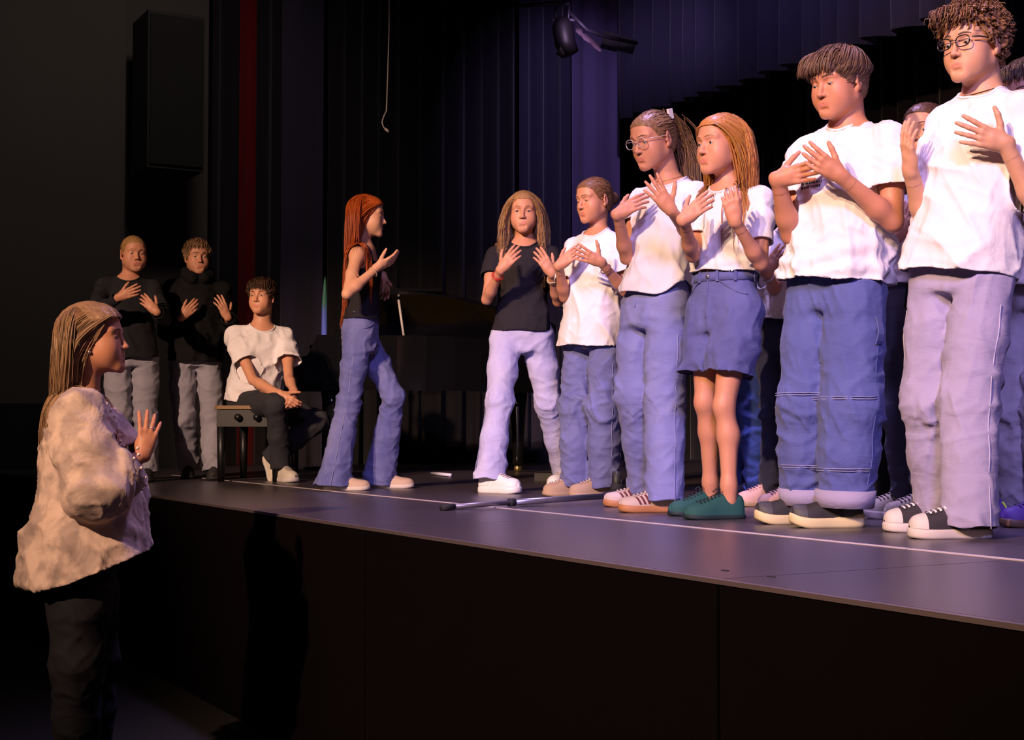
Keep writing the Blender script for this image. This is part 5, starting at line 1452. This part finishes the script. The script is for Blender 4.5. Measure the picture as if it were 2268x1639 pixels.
def people_mid():
    # girl in the black t-shirt, facing us
    a = person('blacktee', 'person in black t-shirt and very pale jeans, facing the audience with hands raised', 1.65, 'f', (1156,737), (1160,538), 2,
        dict(c=(1160,470), yaw=4, pitch=2, s=1.0, face=(.97,1.0,1.0), open=.45, nr=.047, dy=-.03),
        dict(R=A_((1078,664,'n'), (1110,596,'n'), (1150,548,-.02), curl=(10,14,10), spread=4),
             L=A_((1236,668,'n'), (1222,604,'n'), (1188,552,-.02), curl=(10,14,10), spread=4)),
        dict(R=L_((1106,890,-.15), (1084,1092), -55), L=L_((1214,895,.02), (1256,1083), 30)),
        dict(kind='tee', mat=BLK_TEE, loose=.016, hem=.02, sleeve=.48, fitted=True, wr=.6, neck=(.078,.088,.062,.02,.012)),
        dict(mat=J_LIGHT, r=(.092,.072,.074,.088), hem=.075, wr=.8, seam=STITCH, seamf=.2, waist=.14), SH_WHITE,
        dict(style='long', col=(.34,.19,.085), n=1463, len=.44, seg=14, w=.0026, vol=.008, part=0, swept=.25, wavy=1.3, face_w=.056),
        skin=(.62,.32,.21), build=.97, hipyaw=-4, seed=21, brow=(.16,.09,.05))
    for s_, m_ in (('R', mat('bracelet_red', (.5,.03,.02), .5)), ('L', mat('bracelet_beige', (.5,.38,.25), .5))): bracelet(a, s_, m_, 2, .045)
    # red-haired girl
    a = person('redhair', 'person in black camisole and flared blue jeans, turned sideways with hands out', 1.65, 'f', (800,737), (806,545), -82,
        dict(c=(812,478), yaw=-92, pitch=2, s=1.0, face=(.95,1.0,.95), open=.45, nr=.046, dy=.0),
        dict(R=A_((768,652,'n'), (836,592,'f'), (888,566,.04), curl=(10,16,10), spread=3, palm=(-.2,.6,.8), tc=(.6,.7,.3)),
             L=A_((820,640,'f'), (848,612,'n'), (852,640,.0), curl=(20,20,12), spread=4)),
        dict(R=L_((772,892,-.02), (742,1086), -84), L=L_((872,878,-.03), (842,1081), -84)),
        dict(kind='cami', mat=BLK_TEE, loose=.004, hem=.16, wr=.4, name='camisole', upper=.80),
        dict(mat=J_RED, r=(.088,.066,.078,.104), hem=.028, wr=1.0, waist=.22, band=J_RED, seam=STITCH, seamf=0, loose=.006), SH_SLIP,
        dict(style='long', col=(.40,.075,.012), n=1550, len=.58, seg=18, w=.0026, vol=.010, part=0, swept=1.5, wavy=.4, face_w=.062),
        skin=(.72,.42,.28), build=.93, hipyaw=-88, seed=22, brow=(.25,.10,.04))
    bracelet(a, 'R', mat('bracelet_beige', (.5,.38,.25), .5), 1, .04)
    # seated boy
    a = person('seated', 'person in white t-shirt and dark trousers seated on the piano bench, hands clasped', 1.70, 'm', (562,884), (580,722), -12,
        dict(c=(580,657), yaw=12, pitch=-2, s=1.0, face=(.98,.98,1.0), open=.35, gaze=(.2,1,0), nr=.056, dy=-.02),
        dict(R=A_((560,842,-.22), (622,874,-.42), (655,898,-.03), curl=(25,35,25), spread=1, palm=(.6,.6,-.3)),
             L=A_((640,838,-.18), (652,868,-.36), (642,900,-.08), curl=(25,35,25), spread=1, palm=(-.7,.5,-.2))),
        dict(R=L_((612,895,-.36), (622,1067), -35, hem=.09), L=dict(knee=(706,932,'n'), ank3=(604,1010,'f'), z=1, pitch=48, toe=-35)),
        dict(kind='tee', mat=W_TEE2, loose=.024, hem=-.05, sleeve=.60, wr=1.2, neck=(.082,.092,.066,.022,.010)),
        dict(mat=mat('charcoal_trousers', (.016,.016,.022), .85, bump=(200,.1)), name='trousers', r=(.090,.074,.066,.066), hem=.06, wr=.8), SH_CREAM,
        dict(style='short', col=(.065,.032,.018), n=1201, len=.11, seg=8, w=.0024, vol=.012, fringe=(200,.085,.0), comb=(.1,.5,0), mess=.7, taper=(.25,.4,.9,1.0), puff=.016),
        skin=(.62,.32,.21), q=.5, hipyaw=-30, seed=23, D0=9.45, build=.95)
    # boy in hoodie
    a = person('hoodie', 'person in black hooded sweatshirt and grey jeans standing left of the piano bench', 1.64, 'm', (432,778), (438,618), -14,
        dict(c=(437,569), yaw=-24, pitch=2, s=1.0, face=(.98,.98,1.0), open=.4, nr=.056, dy=-.02),
        dict(R=A_((374,738,'n'), (402,702,'n'), (440,668,-.03), curl=(16,22,14), spread=2, tc=(.5,.8,.3)),
             L=A_((514,738,'n'), (504,702,'n'), (486,664,-.02), curl=(8,12,8), spread=7, tc=(.8,.5,.1))),
        dict(R=L_((408,925,-.02), (418,1059), -10), L=L_((468,925,-.02), (474,1062), -10)),
        dict(kind='long', mat=BLK_HOOD, name='hoodie', loose=.022, hem=-.14, hood=True, wr=1.0, sr=(.064,.060,.058,.046), cut=.96, cuffmat=BLK_HOOD),
        dict(mat=J_PALE, r=(.096,.080,.076,.076), hem=.06, wr=1.2), SH_DARK,
        dict(style='short', col=(.26,.15,.075), n=1120, len=.085, seg=8, w=.0024, vol=.010, fringe=(160,.06,.25), comb=(.2,.5,0), mess=.8, taper=(.22,.35,.9,1.0), puff=.014),
        skin=(.62,.32,.21), q=.5, seed=24, build=.95)
    # girl in black sweater
    a = person('sweater', 'person in black round-neck sweater standing behind the conductor', 1.61, 'f', (290,778), (284,614), -18,
        dict(c=(296,562), yaw=-28, pitch=2, s=1.02, face=(1.02,1.05,1.0), open=.4, nr=.048, dy=-.02),
        dict(R=A_((206,698,'n'), (264,658,'n'), (320,634,-.03), curl=(8,14,10), spread=4, tc=(.6,.7,.2)),
             L=A_((364,706,'n'), (346,690,'n'), (308,652,-.02), curl=(14,22,14), spread=4)),
        dict(R=L_((264,925,-.02), (270,1064), -10), L=L_((322,925,-.02), (328,1066), -10)),
        dict(kind='long', mat=BLK_KNIT, name='sweater', loose=.016, hem=-.10, wr=.8, sr=(.056,.052,.046,.036), cut=.92, neck=(.082,.092,.062,.02,.010)),
        dict(mat=J_PALE, r=(.094,.076,.072,.074), hem=.06, wr=1.0), SH_DARK,
        dict(style='tied', col=(.34,.19,.075), n=360, len=.19, seg=9, w=.0028, vol=.004, tie=(0,-.105,-.01), tail=(110,.16,.6), puff=.003),
        skin=(.64,.32,.21), q=.5, seed=25, brow=(.3,.18,.09))

def people_back():
    a = person('navy', 'person in white t-shirt and navy jeans half hidden behind the baggy blue jeans, steel bracelets', 1.48, 'f', (1746,728), (1754,508), 45,
        dict(c=(1756,440), yaw=50, pitch=5, s=.95, nr=.045),
        dict(R=A_((1722,650,'n'), (1696,602,'n'), (1744,540,-.03), curl=(10,14,10), spread=3), L=A_((1792,640,'n'), (1780,580,'n'), (1758,540,-.03))),
        dict(R=L_((1720,905,-.02), (1716,1121), 80), L=L_((1768,910,-.02), (1766,1129), 80)),
        dict(kind='tee', mat=W_TEE2, loose=.02, hem=.08, sleeve=.6), dict(mat=J_NAVY, r=(.090,.074,.070,.072), hem=.06, wr=1), SH_PINK,
        dict(style='long', col=(.10,.05,.03), n=300, len=.26, seg=10, w=.0026, vol=.008), q=.5, seed=31, skin=(.55,.28,.18))
    bracelet(a, 'R', M_STEEL, 2, .03)
    a = person('bright', 'person in bright blue jeans half hidden behind the person in denim shorts', 1.46, 'f', (1652,738), (1650,525), 35,
        dict(c=(1646,458), yaw=40, pitch=5, s=.95, nr=.045),
        dict(R=A_((1606,650,'n'), (1600,720,'n'), (1604,760,0), palm=(1,0,0)), L=A_((1688,655,'f'), (1694,725,'f'), (1700,768,0), palm=(-1,0,0))),
        dict(R=L_((1636,910,-.02), (1636,1106), 80), L=L_((1672,915,-.02), (1680,1112), 80)),
        dict(kind='tee', mat=W_TEE2, loose=.022, hem=.10, sleeve=.6), dict(mat=J_BRIGHT, r=(.094,.078,.074,.078), hem=.05, wr=1.2), SH_BLUE,
        dict(style='short', col=(.10,.05,.03), n=240, len=.08, seg=8, w=.0024, vol=.010), q=.5, seed=32, skin=(.55,.28,.18))
    a = person('smiling', 'smiling person in grey jeans peeking out behind the wearer of black-rimmed glasses', 1.54, 'f', (2034,664), (2058,386), 42,
        dict(c=(2048,294), yaw=38, pitch=0, s=.98, nr=.046, smile=1.0, open=.4),
        dict(R=A_((1980,604,'n'), (1992,524,'n'), (2012,452,-.02), curl=(10,14,10), spread=3), L=A_((2120,570,'n'), (2100,500,'n'), (2080,440,-.03))),
        dict(R=L_((2000,905,-.02), (2014,1148), 82), L=L_((2050,910,-.02), (2062,1154), 82)),
        dict(kind='tee', mat=W_TEE2, loose=.018, hem=.10, sleeve=.6, wr=.8), dict(mat=J_GREY, r=(.096,.082,.074,.078), hem=.05, wr=.8, band=BLK_TROUSER), SH_CREAM,
        dict(style='long', col=(.085,.04,.022), n=860, len=.28, seg=10, w=.0026, vol=.006, swept=1.2), q=.7, seed=33, skin=(.62,.35,.25))
    bracelet(a, 'R', mat('cord_brown', (.12,.05,.03), .6), 1, .06)
    a = person('hidden', 'person in black trousers and white shoes, mostly hidden between the two nearest singers', 1.36, 'f', (1930,742), (1930,520), 40,
        dict(c=(1928,452), yaw=45, pitch=5, s=.92, nr=.044),
        dict(R=A_((1900,640,'f'), (1896,712,'f'), (1898,755,0), palm=(1,0,0)), L=A_((1962,640,'f'), (1966,712,'f'), (1966,755,0), palm=(-1,0,0))),
        dict(R=L_((1918,915,-.02), (1918,1130), 80), L=L_((1946,920,-.02), (1952,1135), 80)),
        dict(kind='tee', mat=W_TEE2, loose=.018, hem=.0, sleeve=.6), dict(mat=BLK_TROUSER, name='trousers', r=(.084,.066,.062,.064), hem=.06, wr=1), dict(SH_WHITE),
        dict(style='short', col=(.05,.03,.02), n=240, len=.07, seg=8, w=.0024, vol=.008), q=.5, seed=34, skin=(.5,.26,.17))
    a = person('purple', 'person at right edge in pale jeans and purple shoes with lime stripes', 1.62, 'm', (2296,622), (2304,312), 42,
        dict(c=(2278,205), yaw=50, pitch=14, s=1.02, nr=.055),
        dict(R=A_((2268,455,.02), (2276,345,-.06), (2256,268,-.02), curl=(10,14,10), spread=3), L=A_((2400,500,'n'), (2360,400,'n'), (2310,350,-.03))),
        dict(R=L_((2248,900,-.02), (2266,1160), 84), L=L_((2320,910,-.02), (2334,1167), 84)),
        dict(kind='tee', mat=W_TEE2, loose=.022, hem=-.06, sleeve=.6), dict(mat=J_PALE, r=(.095,.094,.088,.090), hem=.06, wr=1.2), SH_PURP,
        dict(style='short', col=(.10,.06,.04), n=960, len=.10, seg=8, w=.0024, vol=.012, fringe=(140,.07,0), mess=.5), q=.8, seed=35, skin=(.62,.35,.25))

def conductor():
    fz = -.9
    a = person('conductor', 'person in pale patterned blouse and black trousers conducting below the stage, seen from behind', 1.64, 'f', (180,1190), (176,868), -105,
        dict(c=(207,752), yaw=-92, pitch=-6, s=1.04, face=(1.02,1.15,.95), open=.45, nr=.056, dy=.02),
        dict(R=A_((212,1088,-.23), (318,1005,-.10), (338,905,.03), curl=(8,14,10), spread=9, palm=(-.35,1,.1), tc=(-.2,.9,.9)),
             L=A_((245,1065,.20), (262,1030,.24), (268,985,.02), curl=(10,14,10), spread=4, palm=(-.6,-.6,.1))),
        dict(R=L_((172,1465,-.02), (165,1762), -100), L=L_((205,1455,.02), (205,1738), -100)),
        dict(kind='blouse', mat=BLOUSE, name='blouse', loose=.030, hem=-.24, tiltf=.34, flare=.03, belly=.035, wr=1.3, sr=(.072,.084,.092,.060), cut=.66, cuffmat=BLOUSE, neck=(.080,.088,.062,.012,.022)),
        dict(mat=BLK_TROUSER, name='trousers', r=(.098,.076,.064,.062), hem=.06, wr=.8), SH_DARK,
        dict(style='long', col=(.30,.175,.095), n=1636, len=.40, seg=15, w=.0026, vol=.016, part=0, swept=1.5, wavy=.7, face_w=.066, var=.30),
        skin=(.56,.27,.17), build=1.20, D0=4.95, floor_z=fz, seed=41)
    # earring, ring, pearls
    TW, s = a['TW'], a['hs']
    MB().sphere(TW(np.array([.079,.002,-.046])*s), .006).build('earring', M_STEEL, a['root'], True)
    if 'R' in a['hand']:
        tp = a['hand']['R']['tips'][2]; p = tp[0]*.55+tp[1]*.45; d = nrm(tp[1]-tp[0]); x = nrm(np.cross(d, [0.3,0.2,1.0])); y = np.cross(d, x)
        MB().tube([p+(x*math.cos(t)+y*math.sin(t))*.0098 for t in np.linspace(0, 2*math.pi, 20)], .0022, 6, False).build('finger_ring', M_STEEL, a['root'], True)
    pearl = mat('pearl', (.80,.66,.55), .25)
    c = a['Nb']; F = a['TF']
    for i in range(12):
        an = math.radians(-25-10.5*i); v = a['rt']*math.cos(an*.0+.9-.02*i)+a['fy']*math.sin(.9-.02*i)
        p0 = c+a['up']*(.02-.021*i); p = F.march(p0, nrm(v), .3)+nrm(v)*.004
        MB().sphere(p, .0062, 8, 5).build('pearl', pearl, a['top'], True)
    ad = nrm(a['wr']['R']-a['el']['R']); ep = a['el']['R']+(a['wr']['R']-a['el']['R'])*.63
    for i in range(9):
        t = math.radians(-100+25*i); x = nrm(np.cross(ad, [0,0,1.0])); y = np.cross(ad, x); v = x*math.cos(t)+y*math.sin(t)
        p = F.march(ep, v, .12)+v*.006; MB().sphere(p, .005, 8, 5).build('pearl', pearl, a['top'], True)

# ------------------------------------------------------------------ accessories
def glasses(I, col, name, dark):
    s = I['hs']; TW = I['TW']; m = mat(name, col, .25 if dark else .15, 0.0 if dark else .3)
    g = bpy.data.objects.new('glasses', None); C.objects.link(g); g.parent = I['root']; ORG[g.name] = ORG[I['root'].name]
    glass = MATS.get('lens_glass')
    if not glass:
        glass = bpy.data.materials.new('lens_glass'); glass.use_nodes = True; nt = glass.node_tree; nt.nodes.remove(nt.nodes['Principled BSDF'])
        tr = nt.nodes.new('ShaderNodeBsdfTransparent'); gl = nt.nodes.new('ShaderNodeBsdfGlossy'); gl.inputs['Roughness'].default_value = .05
        mx = nt.nodes.new('ShaderNodeMixShader'); mx.inputs[0].default_value = .06; nt.links.new(tr.outputs[0], mx.inputs[1]); nt.links.new(gl.outputs[0], mx.inputs[2])
        nt.links.new(mx.outputs[0], nt.nodes['Material Output'].inputs[0]); MATS['lens_glass'] = glass
    for sg in (-1, 1):
        ring = []; 
        for i in range(24):
            t = 2*math.pi*i/24; e = 2.6 if dark else 2.2
            x = .0235*np.sign(math.cos(t))*abs(math.cos(t))**(2/e); z = (.0165 if dark else .0195)*np.sign(math.sin(t))*abs(math.sin(t))**(2/e)
            ring.append(TW(np.array([sg*(.0325+x*sg*1.0*sg*sg), .1045-.10*x*x*20-.012*(max(0, x)), -.003+z])*s) if sg > 0 else TW(np.array([-.0325-x, .1045-.10*x*x*20-.012*max(0, x), -.003+z])*s))
        MB().tube(ring+[ring[0]], (.0019 if dark else .0016)*s, 6, False).build('rim', m, g, True)
        c = np.mean(ring, 0); V = np.array([c]+ring); mesh_obj('lens', V, [[0, 1+i, 1+(i+1) % 24] for i in range(24)], glass, g)
        MB().tube([TW(np.array([sg*.057,.090,.006])*s), TW(np.array([sg*.070,.070,.006])*s), TW(np.array([sg*.079,.004,.004])*s), TW(np.array([sg*.080,-.020,-.010])*s)], (.0024 if dark else .0015)*s, 6).build('temple', m, g, True)
    MB().tube([TW(np.array([-.010,.1045,.002])*s), TW(np.array([0,.1075,.005])*s), TW(np.array([.010,.1045,.002])*s)], .0017*s, 6).build('bridge', m, g, True)
def necklace(I, m, r, rad):
    c = I['Nb']; F = I['BF']; pts = []
    for i in range(36):
        t = 2*math.pi*i/36; v = I['rt']*math.cos(t)+I['fy']*math.sin(t)
        p0 = c+I['up']*(.022-.030*math.sin(t)); pts.append(F.march(p0, nrm(v), .14)+nrm(v)*.003)
    MB().tube(pts+[pts[0]], r, 5, False).build('necklace', m, I['root'], True)
def bracelet(I, s, m, n, up):
    ad = nrm(I['wr'][s]-I['el'][s]); x = nrm(np.cross(ad, [.2,.3,1.0])); y = np.cross(ad, x)
    for j in range(n):
        c = I['wr'][s]-ad*(up+.012*j); pts = []
        for t in np.linspace(0, 2*math.pi, 18)[:-1]:
            v = x*math.cos(t)+y*math.sin(t); pts.append(c+v*(.0295*I['k']+.004*math.sin(t+j)))
        MB().tube(pts+[pts[0]], .0030, 6, False).build('bracelet', m, I['root'], True)
def workwear(I):
    """knee-panel stitching and the hammer loop of the workwear jeans"""
    J = I['J']; par = I['jeans']
    for s, sg in (('R', 1), ('L', -1)):
        for f, leg in ((.93, 0), (.62, 1)):
            for dz in (0, .008):
                a0 = I['P']+I['rh']*sg*.09 if leg == 0 else I['kn'][s]; a1 = I['kn'][s] if leg == 0 else I['hemP'][s]
                c = a0+(a1-a0)*f-np.array([0,0,dz]); pts = []
                for t in np.linspace(-85, 85, 22):
                    v = I['fh']*math.cos(math.radians(t))+I['rh']*math.sin(math.radians(t)); pts.append(J.march(c, v, .16)+v*.005)
                MB().tube(pts, .0013, 5).build('stitching', STITCH, par, True)
    side = -I['rh']; c = I['P']-np.array([0,0,.20])-I['rh']*.09
    pts = []
    for i in range(9):
        f = i/8; cc = c+np.array([0,0,.05])-np.array([0,0,.09*f]); v = nrm(side+I['fh']*(.25+.1*f)); pts.append(J.march(cc, v, .2)+v*(.004+.014*math.sin(math.pi*f)))
    b = MB()
    for p, q_ in zip(pts[:-1], pts[1:]): b.box((p+q_)/2, (.016, .0022, np.linalg.norm(q_-p)*.56), np.cross(nrm(q_-p), side), side, nrm(q_-p))
    b.build('hammer_loop', J_BLUE, par)
def printed_text(I):
    """two short lines of dark print on the chest and the grey printed block under them"""
    F = I['TF']; fy, rt, up = I['fy'], I['rt'], I['up']; rs = np.random.RandomState(5)
    ink = mat('ink', (.06,.05,.06), .8)
    b = MB()
    for row in range(2):
        x = .075
        while x > -.02:
            wd = rs.uniform(.004, .010); z = I['Lt']*(.615-.027*row)
            p0 = I['P']+up*z+rt*x; p = F.march(p0, fy, .3)+fy*.004
            b.box(p, (wd*.42, .0006, .0045), rt, fy, up); x -= wd+.003
    b.build('shirt_print', ink, I['top'])
people_front()
people_mid()
people_back()
conductor()
